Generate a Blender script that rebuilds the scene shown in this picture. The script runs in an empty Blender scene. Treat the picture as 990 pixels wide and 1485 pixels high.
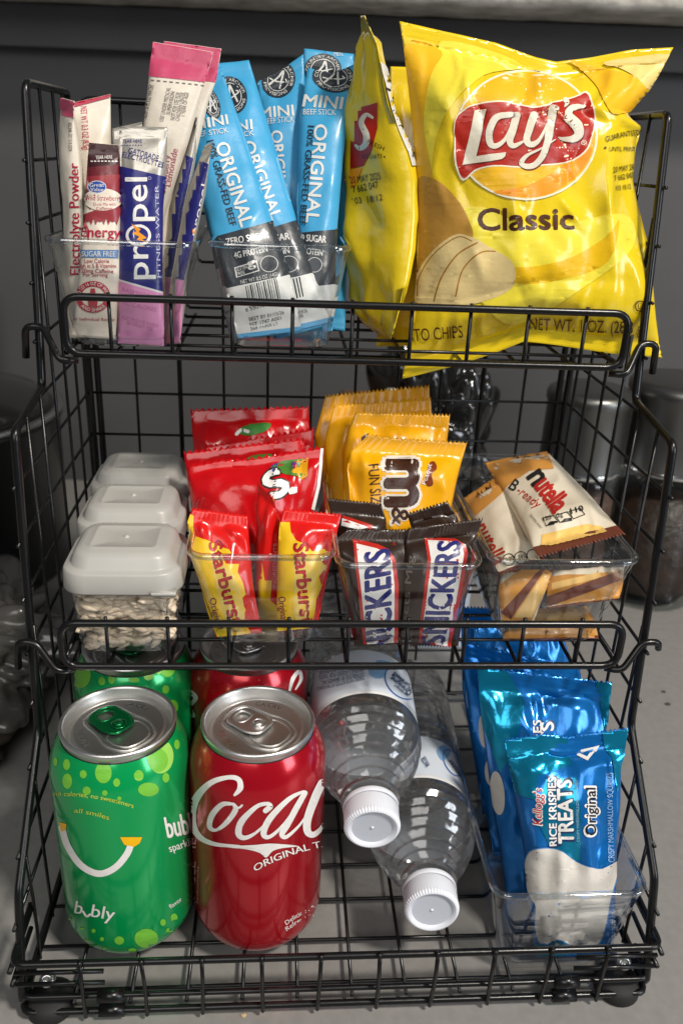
import bpy, bmesh, math, random
import numpy as np
from mathutils import Vector, Matrix, geometry
PI = math.pi
rad = math.radians
sc = bpy.context.scene
COL = sc.collection

# ------------------------------------------------------------------ camera
CF, CP, CYAW, CROLL = 1221.0, rad(23.578), rad(4.768), rad(2.610)     # focal length in photo pixels (990 wide), pitch, yaw, roll
CO = np.array([-.0352, -.0529, .3958])
def _axes():
    cy, sy, cp, sp = math.cos(CYAW), math.sin(CYAW), math.cos(CP), math.sin(CP)
    f = np.array([sy*cp, cy*cp, -sp]); r = np.array([cy, -sy, 0]); u = np.cross(r, f)
    return f, math.cos(CROLL)*r + math.sin(CROLL)*u, -math.sin(CROLL)*r + math.cos(CROLL)*u
AF, AR, AU = _axes()
camd = bpy.data.cameras.new('camera'); cam = bpy.data.objects.new('camera', camd); COL.objects.link(cam)
camd.sensor_fit = 'HORIZONTAL'; camd.sensor_width = 36; camd.lens = 36*CF/990
camd.clip_start = .01; camd.clip_end = 50
camd.dof.use_dof = True; camd.dof.focus_distance = .42; camd.dof.aperture_fstop = 15
M = Matrix.Identity(4)
for i in range(3):
    M[i][0] = AR[i]; M[i][1] = AU[i]; M[i][2] = -AF[i]; M[i][3] = CO[i]
cam.matrix_world = M
sc.camera = cam

# ------------------------------------------------------------------ light
w = bpy.data.worlds.new('World'); sc.world = w; w.use_nodes = True
w.node_tree.nodes['Background'].inputs[0].default_value = (.80, .90, 1.0, 1)
w.node_tree.nodes['Background'].inputs[1].default_value = .11
def area(name, loc, target, size, power, color, size_y=None):
    d = bpy.data.lights.new(name, 'AREA'); d.energy = power; d.color = color
    d.shape = 'RECTANGLE'; d.size = size; d.size_y = size_y or size
    o = bpy.data.objects.new(name, d); COL.objects.link(o)
    o.location = loc
    o.rotation_euler = (Vector(target) - Vector(loc)).to_track_quat('-Z', 'Y').to_euler()
    return o
area('ceiling_lamp', (1.02, -.82, 2.20), (0, .33, .18), .30, 66, (1, .93, .84), .24)
area('window_light', (1.35, -.62, .62), (0, .30, .18), .50, 9, (.86, .92, 1), .62)
area('room_fill', (-.45, -1.15, 1.35), (0, .35, .15), 1.0, 12, (1, .97, .93))  # broad soft fill added for the ambient light of the room
sc.view_settings.view_transform = 'Standard'; sc.view_settings.look = 'None'
sc.view_settings.exposure = 0; sc.view_settings.gamma = 1
sc.cycles.use_denoising = True
sc.cycles.max_bounces = 14; sc.cycles.transparent_max_bounces = 40; sc.cycles.transmission_bounces = 12
sc.cycles.glossy_bounces = 5; sc.cycles.diffuse_bounces = 4
sc.cycles.sample_clamp_indirect = 4; sc.cycles.caustics_reflective = False; sc.cycles.caustics_refractive = False
sc.cycles.blur_glossy = 1.0

# ------------------------------------------------------------------ photo geometry: a photo pixel at a known depth plane -> a point of the place
def at(px, py, Y=None, Z=None):
    px = np.asarray(px, float); py = np.asarray(py, float)
    d = AF + np.multiply.outer((px-495)/CF, AR) + np.multiply.outer((742.5-py)/CF, AU)
    t = (np.asarray(Y, float)-CO[1])/d[..., 1] if Y is not None else (np.asarray(Z, float)-CO[2])/d[..., 2]
    return CO + d*t[..., None]
def proj(p):
    d = np.asarray(p) - CO; z = d@AF
    return np.stack([495+CF*(d@AR)/z, 742.5-CF*(d@AU)/z], -1)

# ------------------------------------------------------------------ materials
def lin(h):
    h = h.lstrip('#'); o = []
    for i in (0, 2, 4):
        c = int(h[i:i+2], 16)/255
        o.append(c/12.92 if c <= .04045 else ((c+.055)/1.055)**2.4)
    return (*o, 1)
_m = {}
def mat(name, col, rough=.5, metal=0., coat=0., bump=0., bscale=80., var=0., vscale=30., trans=0., ior=1.45, spec=.5, sss=0.):
    if name in _m: return _m[name]
    m = bpy.data.materials.new(name); m.use_nodes = True; nt = m.node_tree; b = nt.nodes['Principled BSDF']
    c = lin(col) if isinstance(col, str) else (*col, 1)
    b.inputs['Base Color'].default_value = c; b.inputs['Roughness'].default_value = rough; b.inputs['Metallic'].default_value = metal
    b.inputs['Coat Weight'].default_value = coat; b.inputs['Coat Roughness'].default_value = .12
    b.inputs['IOR'].default_value = ior; b.inputs['Specular IOR Level'].default_value = spec
    b.inputs['Transmission Weight'].default_value = trans
    if sss: b.inputs['Subsurface Weight'].default_value = sss; b.inputs['Subsurface Radius'].default_value = (.006, .006, .006)
    if bump or var:
        tc = nt.nodes.new('ShaderNodeTexCoord')
    if bump:
        n = nt.nodes.new('ShaderNodeTexNoise'); n.inputs['Scale'].default_value = bscale; n.inputs['Detail'].default_value = 4
        bp = nt.nodes.new('ShaderNodeBump'); bp.inputs['Strength'].default_value = bump; bp.inputs['Distance'].default_value = .002
        nt.links.new(tc.outputs['Object'], n.inputs['Vector']); nt.links.new(n.outputs[0], bp.inputs['Height']); nt.links.new(bp.outputs[0], b.inputs['Normal'])
    if var:
        n = nt.nodes.new('ShaderNodeTexNoise'); n.inputs['Scale'].default_value = vscale; n.inputs['Detail'].default_value = 6
        r = nt.nodes.new('ShaderNodeMapRange'); r.inputs[1].default_value = .3; r.inputs[2].default_value = .7
        r.inputs[3].default_value = 1-var; r.inputs[4].default_value = 1+var
        mx = nt.nodes.new('ShaderNodeMix'); mx.data_type = 'RGBA'; mx.blend_type = 'MULTIPLY'; mx.inputs[0].default_value = 1
        mx.inputs[6].default_value = c
        nt.links.new(tc.outputs['Object'], n.inputs['Vector']); nt.links.new(n.outputs[0], r.inputs[0]); nt.links.new(r.outputs[0], mx.inputs[7]); nt.links.new(mx.outputs[2], b.inputs['Base Color'])
    _m[name] = m
    return m
def film(col, rough=.3, metal=0., coat=.18, bump=.30, bscale=85):           # printed plastic or foil wrapper
    return mat('film_%s_%g_%g' % (col, rough, metal), col, rough, metal, coat, bump, bscale)
def ink(col, rough=.36, metal=0.):
    return mat('ink_%s_%g_%g' % (col, rough, metal), col, rough, metal, .12, .30, 85)
def clear(name, tint, refl=1.0, rough=.04, f0=.03, pwr=4., bump=.15, bs=45., haze=0., bd=.002):                                   # thin clear plastic: lets light through, reflects by angle
    if name in _m: return _m[name]
    m = bpy.data.materials.new(name); m.use_nodes = True; nt = m.node_tree; nt.nodes.clear()
    o = nt.nodes.new('ShaderNodeOutputMaterial'); mx = nt.nodes.new('ShaderNodeMixShader')
    t = nt.nodes.new('ShaderNodeBsdfTransparent'); t.inputs[0].default_value = (*tint, 1)
    g = nt.nodes.new('ShaderNodeBsdfGlossy'); g.inputs['Roughness'].default_value = rough; g.inputs[0].default_value = (refl, refl, refl, 1)
    lw = nt.nodes.new('ShaderNodeLayerWeight'); lw.inputs[0].default_value = .5
    pw = nt.nodes.new('ShaderNodeMath'); pw.operation = 'POWER'; pw.inputs[1].default_value = pwr
    f = nt.nodes.new('ShaderNodeMath'); f.operation = 'MULTIPLY_ADD'; f.inputs[1].default_value = .9-f0; f.inputs[2].default_value = f0
    nt.links.new(lw.outputs['Facing'], pw.inputs[0]); nt.links.new(pw.outputs[0], f.inputs[0])
    tc = nt.nodes.new('ShaderNodeTexCoord'); n = nt.nodes.new('ShaderNodeTexNoise'); n.inputs['Scale'].default_value = bs
    bp = nt.nodes.new('ShaderNodeBump'); bp.inputs['Strength'].default_value = bump; bp.inputs['Distance'].default_value = bd
    nt.links.new(tc.outputs['Object'], n.inputs['Vector']); nt.links.new(n.outputs[0], bp.inputs['Height'])
    nt.links.new(bp.outputs[0], g.inputs['Normal']); nt.links.new(bp.outputs[0], lw.inputs['Normal'])
    src = t.outputs[0]
    if haze:
        hz = nt.nodes.new('ShaderNodeMixShader'); hz.inputs[0].default_value = haze; df = nt.nodes.new('ShaderNodeBsdfDiffuse'); df.inputs[0].default_value = (.7, .7, .68, 1)
        nt.links.new(t.outputs[0], hz.inputs[1]); nt.links.new(df.outputs[0], hz.inputs[2]); src = hz.outputs[0]
    nt.links.new(f.outputs[0], mx.inputs[0]); nt.links.new(src, mx.inputs[1]); nt.links.new(g.outputs[0], mx.inputs[2]); nt.links.new(mx.outputs[0], o.inputs[0])
    _m[name] = m
    return m
BLACKWIRE = mat('black_coated_wire', (.004, .004, .0045), .30, 0, .12, .05, 300, spec=.4)
RUBBER = mat('black_rubber', (.012, .012, .012), .7)
STEEL = mat('brushed_steel', (.55, .55, .54), .28, 1, 0, .06, 60)
ALU = mat('can_aluminium', (.74, .73, .71), .36, 1, 0, .04, 90)
CLEAR = clear('clear_plastic', (.966, .973, .976), 1, .03, .034, 3.0)
CLEARLID = clear('clear_tub_plastic', (.95, .95, .94), 1, .05, .04, 3.5, .15, 60, .02)
PET = clear('bottle_plastic', (.98, .985, .99), .85, .11, .12, 1.7, .6, 60, .065, .003)
def _wet(m, k):                                                        # part of the light bends as in water, the rest passes straight
    nt = m.node_tree; o = [n for n in nt.nodes if n.type == 'OUTPUT_MATERIAL'][0]; src = o.inputs[0].links[0].from_socket
    g = nt.nodes.new('ShaderNodeBsdfGlass'); bpn = [n for n in nt.nodes if n.type == 'BUMP'][0]; nt.links.new(bpn.outputs[0], g.inputs['Normal']); g.inputs['IOR'].default_value = 1.24; g.inputs['Roughness'].default_value = .02; g.inputs[0].default_value = (.96, .98, 1, 1)
    mx = nt.nodes.new('ShaderNodeMixShader'); mx.inputs[0].default_value = k
    nt.links.new(src, mx.inputs[1]); nt.links.new(g.outputs[0], mx.inputs[2]); nt.links.new(mx.outputs[0], o.inputs[0])
_wet(PET, .22)

# ------------------------------------------------------------------ mesh helpers
def mesh_obj(name, verts, faces, material, parent=None, smooth=True):
    me = bpy.data.meshes.new(name); me.from_pydata([tuple(map(float, v)) for v in verts], [], faces); me.update()
    if smooth: me.polygons.foreach_set('use_smooth', [True]*len(me.polygons))
    if material: me.materials.append(material)
    o = bpy.data.objects.new(name, me); COL.objects.link(o)
    if parent: o.parent = parent
    return o
def thing(name, label, cat, loc=(0, 0, 0), group=None):
    o = bpy.data.objects.new(name, None); COL.objects.link(o); o.location = loc; o.empty_display_size = .01
    o['label'] = label; o['category'] = cat
    if group: o['group'] = group
    return o
def tag(o, label, cat, group=None):
    o['label'] = label; o['category'] = cat
    if group: o['group'] = group
    return o
def crisp(o, ang=32):
    o.data.set_sharp_from_angle(angle=rad(ang)); return o
def structure(o):
    o['kind'] = 'structure'; return o
class MB:
    def __init__(s): s.v = []; s.f = []
    def add(s, v, f):
        n = len(s.v); s.v += [tuple(map(float, p)) for p in v]; s.f += [tuple(i+n for i in q) for q in f]; return s
    def box(s, lo, hi):
        x0, y0, z0 = lo; x1, y1, z1 = hi
        return s.add([(x0,y0,z0),(x1,y0,z0),(x1,y1,z0),(x0,y1,z0),(x0,y0,z1),(x1,y0,z1),(x1,y1,z1),(x0,y1,z1)],
                     [(3,2,1,0),(4,5,6,7),(0,1,5,4),(1,2,6,5),(2,3,7,6),(3,0,4,7)])
    def obj(s, name, m, parent=None, smooth=True): return mesh_obj(name, s.v, s.f, m, parent, smooth)
def bevel(o, w, seg=2):
    b = o.modifiers.new('edge', 'BEVEL'); b.width = w; b.segments = seg; b.limit_method = 'ANGLE'; b.angle_limit = rad(40)
    return o
def fillet(pts, r, closed=False, seg=4):
    pts = [Vector(p) for p in pts]; n = len(pts); out = []
    for i, p in enumerate(pts):
        if not closed and i in (0, n-1): out.append(p); continue
        a = pts[i-1]-p; b = pts[(i+1) % n]-p
        rr = min(r, a.length*.45, b.length*.45)
        A = p+a.normalized()*rr; B = p+b.normalized()*rr
        for k in range(seg+1):
            t = k/seg; out.append(A*(1-t)**2 + p*2*t*(1-t) + B*t*t)
    return out
def tube(pts, r, sides=7, closed=False, mb=None):
    mb = mb or MB(); pts = [Vector(p) for p in pts]; n = len(pts)
    rings = []; ref = None
    for i, p in enumerate(pts):
        if closed: d = pts[(i+1) % n]-pts[i-1]
        else: d = pts[min(i+1, n-1)]-pts[max(i-1, 0)]
        d.normalize()
        if ref is None: ref = d.orthogonal().normalized()
        ref = (ref-d*ref.dot(d)).normalized(); q = d.cross(ref)
        rr = r[i] if hasattr(r, '__len__') else r
        rings.append([p+(ref*math.cos(2*PI*k/sides)+q*math.sin(2*PI*k/sides))*rr for k in range(sides)])
    v = [x for R_ in rings for x in R_]; f = []
    m = n if closed else n-1
    for i in range(m):
        j = (i+1) % n
        if closed and j == 0:
            # align twist
            best = min(range(sides), key=lambda s_: (rings[0][s_]-rings[-1][0]).length)
        else: best = 0
        for k in range(sides):
            f.append((i*sides+k, i*sides+(k+1) % sides, j*sides+(k+1+best) % sides, j*sides+(k+best) % sides))
    if not closed: f += [tuple(range(sides))[::-1], tuple((n-1)*sides+k for k in range(sides))]
    return mb.add(v, f)
def lathe(prof, seg=64, mb=None, M_=None, closed_ends=True):
    mb = mb or MB(); v = []; f = []
    for r, z in prof:
        for k in range(seg):
            a = 2*PI*k/seg; p = Vector((r*math.cos(a), r*math.sin(a), z))
            v.append(M_@p if M_ else p)
    n = len(prof)
    for i in range(n-1):
        for k in range(seg): f.append((i*seg+k, i*seg+(k+1) % seg, (i+1)*seg+(k+1) % seg, (i+1)*seg+k))
    if closed_ends: f += [tuple(range(seg))[::-1], tuple((n-1)*seg+k for k in range(seg))]
    return mb.add(v, f)
def rrect(x0, x1, y0, y1, r, seg=5):
    o = []
    for cx, cy, a0 in ((x1-r, y1-r, 0), (x0+r, y1-r, 90), (x0+r, y0+r, 180), (x1-r, y0+r, 270)):
        for k in range(seg+1):
            a = rad(a0+90*k/seg); o.append((cx+r*math.cos(a), cy+r*math.sin(a)))
    return o
def loft(loops, mb=None, cap0=True, cap1=True):
    mb = mb or MB(); n = len(loops[0]); v = [p for L in loops for p in L]; f = []
    for i in range(len(loops)-1):
        for k in range(n): f.append((i*n+k, i*n+(k+1) % n, (i+1)*n+(k+1) % n, (i+1)*n+k))
    if cap0: f.append(tuple(range(n))[::-1])
    if cap1: f.append(tuple((len(loops)-1)*n+k for k in range(n)))
    return mb.add(v, f)

# ------------------------------------------------------------------ flat print: 2-D shapes in photo pixels, laid onto real surfaces
_tc = {}
def _font(s, bold):
    if (s, bold) in _tc: return _tc[(s, bold)]
    c = bpy.data.curves.new('t', 'FONT'); c.body = s; c.offset = bold; c.resolution_u = 3; c.fill_mode = 'FRONT'
    o = bpy.data.objects.new('t', c); COL.objects.link(o)
    dg = bpy.context.evaluated_depsgraph_get(); me = o.evaluated_get(dg).to_mesh()
    me.calc_loop_triangles()
    v = np.array([tuple(x.co)[:2] for x in me.vertices]).reshape(-1, 2); t = [tuple(x.vertices) for x in me.loop_triangles]
    o.evaluated_get(dg).to_mesh_clear(); bpy.data.objects.remove(o); bpy.data.curves.remove(c)
    if len(v):
        v = v/.69; v[:, 0] -= v[:, 0].min()
    _tc[(s, bold)] = (v, t)
    return _tc[(s, bold)]
def T(s, p0, p1, h, bold=0., slant=0., sag=0.):
    v, t = _font(s, 0.); wd = v[:, 0].max()
    p0 = np.array(p0, float); p1 = np.array(p1, float); d = p1-p0; L = np.hypot(*d); d = d/L; up = np.array([d[1], -d[0]])
    x = (v[:, 0]+slant*v[:, 1])/wd; sg = -4*sag*x*(1-x)
    base = p0 + np.outer(x*L, d) + np.outer(v[:, 1]*h+sg, up)
    r = bold*h*1.15
    if r < .12: return (base, t)
    n = 2 if r < .35 else 4 if r < .9 else 8
    ang = [PI*2*k/n for k in range(n)]
    return SH(*[(base+r*(math.cos(q)*d+math.sin(q)*up), t) for q in ang])
def TC(s, c, r, a0, a1, h, bold=0., yr=1.):                        # text on an arc, angles clockwise from the top of the circle
    v, t = _font(s, 0.); a = rad(a0)+(rad(a1)-rad(a0))*v[:, 0]/v[:, 0].max()
    sg = 1 if a1 > a0 else -1
    rr = r + sg*v[:, 1]*h - (0 if sg > 0 else 0)
    return (np.stack([c[0]+rr*np.sin(a), c[1]-rr*np.cos(a)*yr], -1), t)
def cat_rom(pts, seg=8, closed=False):
    P = [np.array(p, float) for p in pts]; n = len(P); o = []
    for i in range(n if closed else n-1):
        if closed: a, b, c, d = P[i-1], P[i], P[(i+1) % n], P[(i+2) % n]
        else: a, b, c, d = P[max(i-1, 0)], P[i], P[i+1], P[min(i+2, n-1)]
        for k in range(seg):
            u = k/seg
            o.append(.5*((2*b)+(c-a)*u+(2*a-5*b+4*c-d)*u*u+(3*b-a-3*c+d)*u**3))
    if not closed: o.append(P[-1])
    return o
def PG(pts, smooth=0, holes=()):
    L = cat_rom(pts, smooth, True) if smooth else [np.array(p, float) for p in pts]
    loops = [L]+[[np.array(q, float) for q in h] for h in holes]
    tri = geometry.tessellate_polygon([[Vector((p[0], p[1], 0)) for p in l] for l in loops])
    return (np.array([p for l in loops for p in l]), [tuple(t) for t in tri])
def ell(cx, cy, rx, ry=None, rot=0, n=28):
    ry = ry or rx; c, s = math.cos(rad(rot)), math.sin(rad(rot))
    return [(cx+rx*math.cos(2*PI*k/n)*c-ry*math.sin(2*PI*k/n)*s, cy+rx*math.cos(2*PI*k/n)*s+ry*math.sin(2*PI*k/n)*c) for k in range(n)]
def EL(*a, **k): return PG(ell(*a, **k))
def RG(cx, cy, rx, ry, wd, rot=0): return PG(ell(cx, cy, rx, ry, rot), 0, [ell(cx, cy, rx-wd, ry-wd, rot)])
def ST(pts, wd, seg=7, closed=False):
    P = np.array(cat_rom(pts, seg, closed)); n = len(P)
    if closed: P = np.vstack([P, P[:1]]); n += 1
    W = np.interp(np.linspace(0, 1, n), np.linspace(0, 1, len(wd)), wd) if hasattr(wd, '__len__') else np.full(n, float(wd))
    d = np.gradient(P, axis=0)
    if closed: d[0] = d[-1] = P[1]-P[-2]
    d /= np.maximum(np.hypot(d[:, 0], d[:, 1]), 1e-6)[:, None]; nn = np.stack([-d[:, 1], d[:, 0]], -1)
    v = np.vstack([P+nn*W[:, None]/2, P-nn*W[:, None]/2]); t = []
    for i in range(n-1): t += [(i, i+1, n+i+1), (i, n+i+1, n+i)]
    if not closed:
        for e, sgn in ((0, -1), (n-1, 1)):
            base = len(v); r = W[e]/2
            a = [P[e]+r*(math.sin(q)*sgn*d[e]+math.cos(q)*nn[e]) for q in np.linspace(0, PI, 7)]
            v = np.vstack([v, a]); t += [(base, base+k, base+k+1) for k in range(1, 6)]
    return (v, t)
def SH(*shapes):
    v = []; t = []
    for a, b in shapes:
        n = sum(len(x) for x in v); v.append(a); t += [tuple(i+n for i in q) for q in b]
    return (np.vstack(v), t)
def cut(shape, g):
    v, t = shape; bm = bmesh.new()
    bv = [bm.verts.new((p[0], p[1], 0)) for p in v]
    for q in t:
        if len(set(q)) == 3:
            try: bm.faces.new([bv[i] for i in q])
            except ValueError: pass
    for ax in (0, 1):
        lo = math.floor(v[:, ax].min()/g)+1; hi = math.ceil(v[:, ax].max()/g)
        nrm = (1, 0, 0) if ax == 0 else (0, 1, 0)
        for k in range(lo, hi):
            co = (k*g, 0, 0) if ax == 0 else (0, k*g, 0)
            bmesh.ops.bisect_plane(bm, geom=bm.verts[:]+bm.edges[:]+bm.faces[:], dist=1e-4, plane_co=co, plane_no=nrm)
    bm.verts.index_update()
    V = np.array([tuple(x.co)[:2] for x in bm.verts]); F = [tuple(x.index for x in f.verts) for f in bm.faces]
    bm.free()
    return V, F
def lay(surf, px):                                               # surface parameters whose point stands behind each photo pixel
    p = surf.guess(px)
    e = 1e-4
    for it in range(7):
        q0 = proj(surf.S(p)); r = px-q0
        qa = (proj(surf.S(p+np.array([e, 0])))-q0)/e; qb = (proj(surf.S(p+np.array([0, e])))-q0)/e
        det = qa[:, 0]*qb[:, 1]-qa[:, 1]*qb[:, 0]; det = np.where(np.abs(det) < 1e-3, 1e-3, det)
        da = (r[:, 0]*qb[:, 1]-r[:, 1]*qb[:, 0])/det; db = (qa[:, 0]*r[:, 1]-qa[:, 1]*r[:, 0])/det
        step = np.stack([da, db], -1); mx = surf.step
        p = surf.clip(p+np.clip(step, -mx, mx)*.9)
    return p
def decal(root, surf, name, m, shape, layer, g=5.):
    V, F = cut(shape, g)
    if not len(V): return None
    p = lay(surf, V); P = surf.S(p, True); e = 1e-3
    res = np.linalg.norm(proj(surf.S(p))-V, axis=1)
    A = surf.S(p+np.array([e, 0]), True)-surf.S(p-np.array([e, 0]), True); B = surf.S(p+np.array([0, e]), True)-surf.S(p-np.array([0, e]), True)
    N = np.cross(A, B); N /= np.maximum(np.linalg.norm(N, axis=1), 1e-12)[:, None]
    N *= np.where((N*(CO-P)).sum(1) < 0, -1, 1)[:, None]
    P = P+N*(.00022+.16*getattr(surf, 'wr', 0)+.000035*layer+np.linspace(0, .00002, len(P))[:, None])
    band = name.startswith(('colour', 'logo_panel', 'edge'))
    keep = []
    for f in F:
        i = list(f); a = P[i]
        if np.linalg.norm(a.max(0)-a.min(0)) < .012 and (res[i].min() < 2.5) and (band or res[i].max() < 6): keep.append(f)
    if not keep: return None
    return mesh_obj(name, P-np.array(root.location), keep, m, root)
def art(root, surf, items, g=5., base=0):
    done = []
    for it in items:
        v = it[2][0]; lo, hi = v.min(0)-1, v.max(0)+1; k = 0
        for a, b, l in done:
            if (a < hi).all() and (lo < b).all(): k = max(k, l+1)
        done.append((lo, hi, k)); decal(root, surf, it[0], it[1], it[2], k, min(g, getattr(surf, 'g', 5.)))

# ------------------------------------------------------------------ wrappers
def vnoise(x, y, seed=0):
    i = np.floor(x); j = np.floor(y); u = x-i; v = y-j; u = u*u*(3-2*u); v = v*v*(3-2*v)
    def h(a, b): 
        q = np.sin(a*127.1+b*311.7+seed*74.7)*43758.5453; return (q-np.floor(q))*2-1
    return (h(i, j)*(1-u)+h(i+1, j)*u)*(1-v)+(h(i, j+1)*(1-u)+h(i+1, j+1)*u)*v
class Pack:
    """a sealed pillow wrapper: left and right outline in photo pixels (top to bottom) at depths Y, a bulge towards the front and the back, folds"""
    def __init__(s, L, R, Y, D=.006, Db=None, seal=(.1, .08), wr=.0005, lam=.016, seed=0, ribs=None, top=None, bot=None, creases=(), pw=.55, side=1, lumps=None):
        s.L = np.array(L, float); s.R = np.array(R, float)
        s.tl = (s.L[:, 1]-s.L[0, 1])/(s.L[-1, 1]-s.L[0, 1]); s.tr = (s.R[:, 1]-s.R[0, 1])/(s.R[-1, 1]-s.R[0, 1])
        s.Y = Y; s.D = D; s.Db = D if Db is None else Db; s.seal = seal; s.wr = wr; s.lam = lam; s.seed = seed; s.ribs = ribs
        s.top = top; s.bot = bot; s.cr = creases; s.pw = pw; s.side = side; s.step = .25; s.lumps = lumps
        c = s.base(np.array([[0, 0], [1, 0], [0, 1], [1, 1.]]))
        a = (c[1]-c[0]+c[3]-c[2])/2; b = (c[2]-c[0]+c[3]-c[1])/2
        s.W = np.linalg.norm(a); s.H = np.linalg.norm(b); n = np.cross(a, b); n /= np.linalg.norm(n)
        if n@(CO-c.mean(0)) < 0: n = -n
        s.n = n; s.down = b/s.H; s.across = a/s.W
    def pix(s, p):
        u, t = p[:, 0], np.clip(p[:, 1], 0, 1)
        lx = np.interp(t, s.tl, s.L[:, 0]); ly = np.interp(t, s.tl, s.L[:, 1]); rx = np.interp(t, s.tr, s.R[:, 0]); ry = np.interp(t, s.tr, s.R[:, 1])
        x = lx+(rx-lx)*u; y = ly+(ry-ly)*u
        if s.top: y = y+np.interp(u, [a for a, _ in s.top], [b for _, b in s.top])*(1-t)**2.5
        if s.bot: y = y+np.interp(u, [a for a, _ in s.bot], [b for _, b in s.bot])*t**2.5
        return x, y
    def base(s, p):
        x, y = s.pix(p); u, t = p[:, 0], p[:, 1]; a, b, c, d = s.Y
        Yd = (a*(1-u)+b*u)*(1-t)+(c*(1-u)+d*u)*t
        return at(x, y, Y=Yd)
    def bulge(s, p):
        u = np.clip(p[:, 0], 0, 1); t = p[:, 1]; a, b = s.seal
        e = np.clip(4*u*(1-u), 0, 1)**s.pw
        def ss(x): x = np.clip(x, 0, 1); return x*x*(3-2*x)
        k = .20
        return e*np.sqrt(ss((t-a)/k)*ss((1-b-t)/k)+1e-9), e
    def S(s, p, fine=False):
        B = s.base(p); pr, e = s.bulge(p); u, t = p[:, 0], p[:, 1]; X = u*s.W; Z = t*s.H
        w_ = s.wr*(1-2.4*np.abs(vnoise(X/s.lam+3.1*s.seed, Z/(s.lam*1.7)+.4*X/s.lam, s.seed)))*(.25+.75*pr)
        w_ = w_+s.wr*.5*vnoise(X/(s.lam*.4), Z/(s.lam*.5), s.seed+5)*(.3+.7*pr)
        a, b = s.seal
        for end, dist in enumerate((np.clip(t-a, 0, 1), np.clip(1-b-t, 0, 1))):
            w_ = w_+s.wr*1.5*np.exp(-dist*s.H/.011)*(1.3-2.6*np.abs(vnoise(X/.0075+.9*vnoise(X/.02, Z/.02, s.seed+9), Z*0+(1.7+1.6*end), s.seed+7)))*np.clip(pr*4, 0, 1)
        for (u0, t0, u1, t1, amp, wd) in s.cr:
            ax, ay = (u1-u0)*s.W, (t1-t0)*s.H; L2 = ax*ax+ay*ay
            q = np.clip(((X-u0*s.W)*ax+(Z-t0*s.H)*ay)/L2, 0, 1)
            dd = np.hypot(X-u0*s.W-q*ax, Z-t0*s.H-q*ay)
            w_ = w_+amp*np.exp(-(dd/wd)**1.3)*np.sin(PI*np.clip(.12+.76*q, 0, 1))
        if s.ribs:
            kind, per, amp = s.ribs
            inside = ((t < a*.95) | (t > 1-b*.95))
            w_ = w_+(inside*amp if fine else inside*amp*np.sin(2*PI*((X if kind == 'v' else Z)/per)))
        if s.lumps: w_ = w_+s.lumps[1]*pr*np.cos(2*PI*s.lumps[0]*(t-.5))
        d = s.D*pr if s.side > 0 else -s.Db*pr
        return B+s.n*(d+w_*s.side)[:, None]
    def guess(s, px):
        t = np.full(len(px), .5); u = np.full(len(px), .5)
        for _ in range(4):
            lx = np.interp(t, s.tl, s.L[:, 0]); ly = np.interp(t, s.tl, s.L[:, 1]); rx = np.interp(t, s.tr, s.R[:, 0]); ry = np.interp(t, s.tr, s.R[:, 1])
            u = np.clip((px[:, 0]-lx)/np.where(np.abs(rx-lx) < 1, 1, rx-lx), 0, 1)
            y0 = s.L[0, 1]+(s.R[0, 1]-s.L[0, 1])*u; y1 = s.L[-1, 1]+(s.R[-1, 1]-s.L[-1, 1])*u
            t = np.clip((px[:, 1]-y0)/(y1-y0), 0, 1)
        return np.stack([u, t], -1)
    def clip(s, p): return np.clip(p, .002, .998)
    def back(s):
        import copy
        c = copy.copy(s); c.side = -1; return c
    def mesh(s, name, m, root, teeth=None, cell=.0015, tooth_px=3.0, seal_mat=None):
        nx = max(14, int(s.W/cell)); ny = max(16, int(s.H/cell))
        if teeth: nx = teeth*max(2, round(nx/teeth/2)*2)
        U, Tt = np.meshgrid(np.linspace(0, 1, nx+1), np.linspace(0, 1, ny+1)); p = np.stack([U.ravel(), Tt.ravel()], -1)
        verts = []
        for side in (1, -1):
            c = s if side == 1 else s.back()
            P = c.S(p)
            P = P+s.n*(.00008*side)
            if teeth:
                tri = np.abs(((U.ravel()*teeth) % 1)-.5)*2
                amp = tooth_px*s.H/max(40, abs(s.L[-1, 1]-s.L[0, 1]))
                P[:nx+1] += np.outer((tri[:nx+1]-.5)*amp, -s.down); P[-(nx+1):] += np.outer((tri[:nx+1]-.5)*amp, s.down)
            verts.append(P)
        n = (nx+1)*(ny+1); f = []; fm = []
        for j in range(ny):
            for i in range(nx):
                a = j*(nx+1)+i; q = (a, a+1, a+nx+2, a+nx+1)
                f.append(q[::-1]); f.append(tuple(n+k for k in q))
                tt = (j+.5)/ny; k = 1 if (tt < s.seal[0]*.98 or tt > 1-s.seal[1]*.98) else 0
                fm += [k, k]
        for i in range(nx): f += [(i, i+1, n+i+1, n+i), (ny*(nx+1)+i+1, ny*(nx+1)+i, n+ny*(nx+1)+i, n+ny*(nx+1)+i+1)]; fm += [1, 1]
        for j in range(ny):
            a, b = j*(nx+1), (j+1)*(nx+1); f += [(b, a, n+a, n+b), (a+nx, b+nx, n+b+nx, n+a+nx)]; fm += [0, 0]
        o = mesh_obj(name, np.vstack(verts)-np.array(root.location), f, m, root)
        if seal_mat:
            o.data.materials.append(seal_mat); o.data.polygons.foreach_set('material_index', fm)
        return o
def pack_thing(name, label, cat, group, P, m, teeth=None, seal_mat=None, part='wrapper', tooth_px=3.0):
    c = P.base(np.array([[.5, 1.]]))[0]
    root = thing(name, label, cat, tuple(float(x) for x in c), group)
    P.mesh(part, m, root, teeth, seal_mat=seal_mat, tooth_px=tooth_px)
    return root
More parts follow.
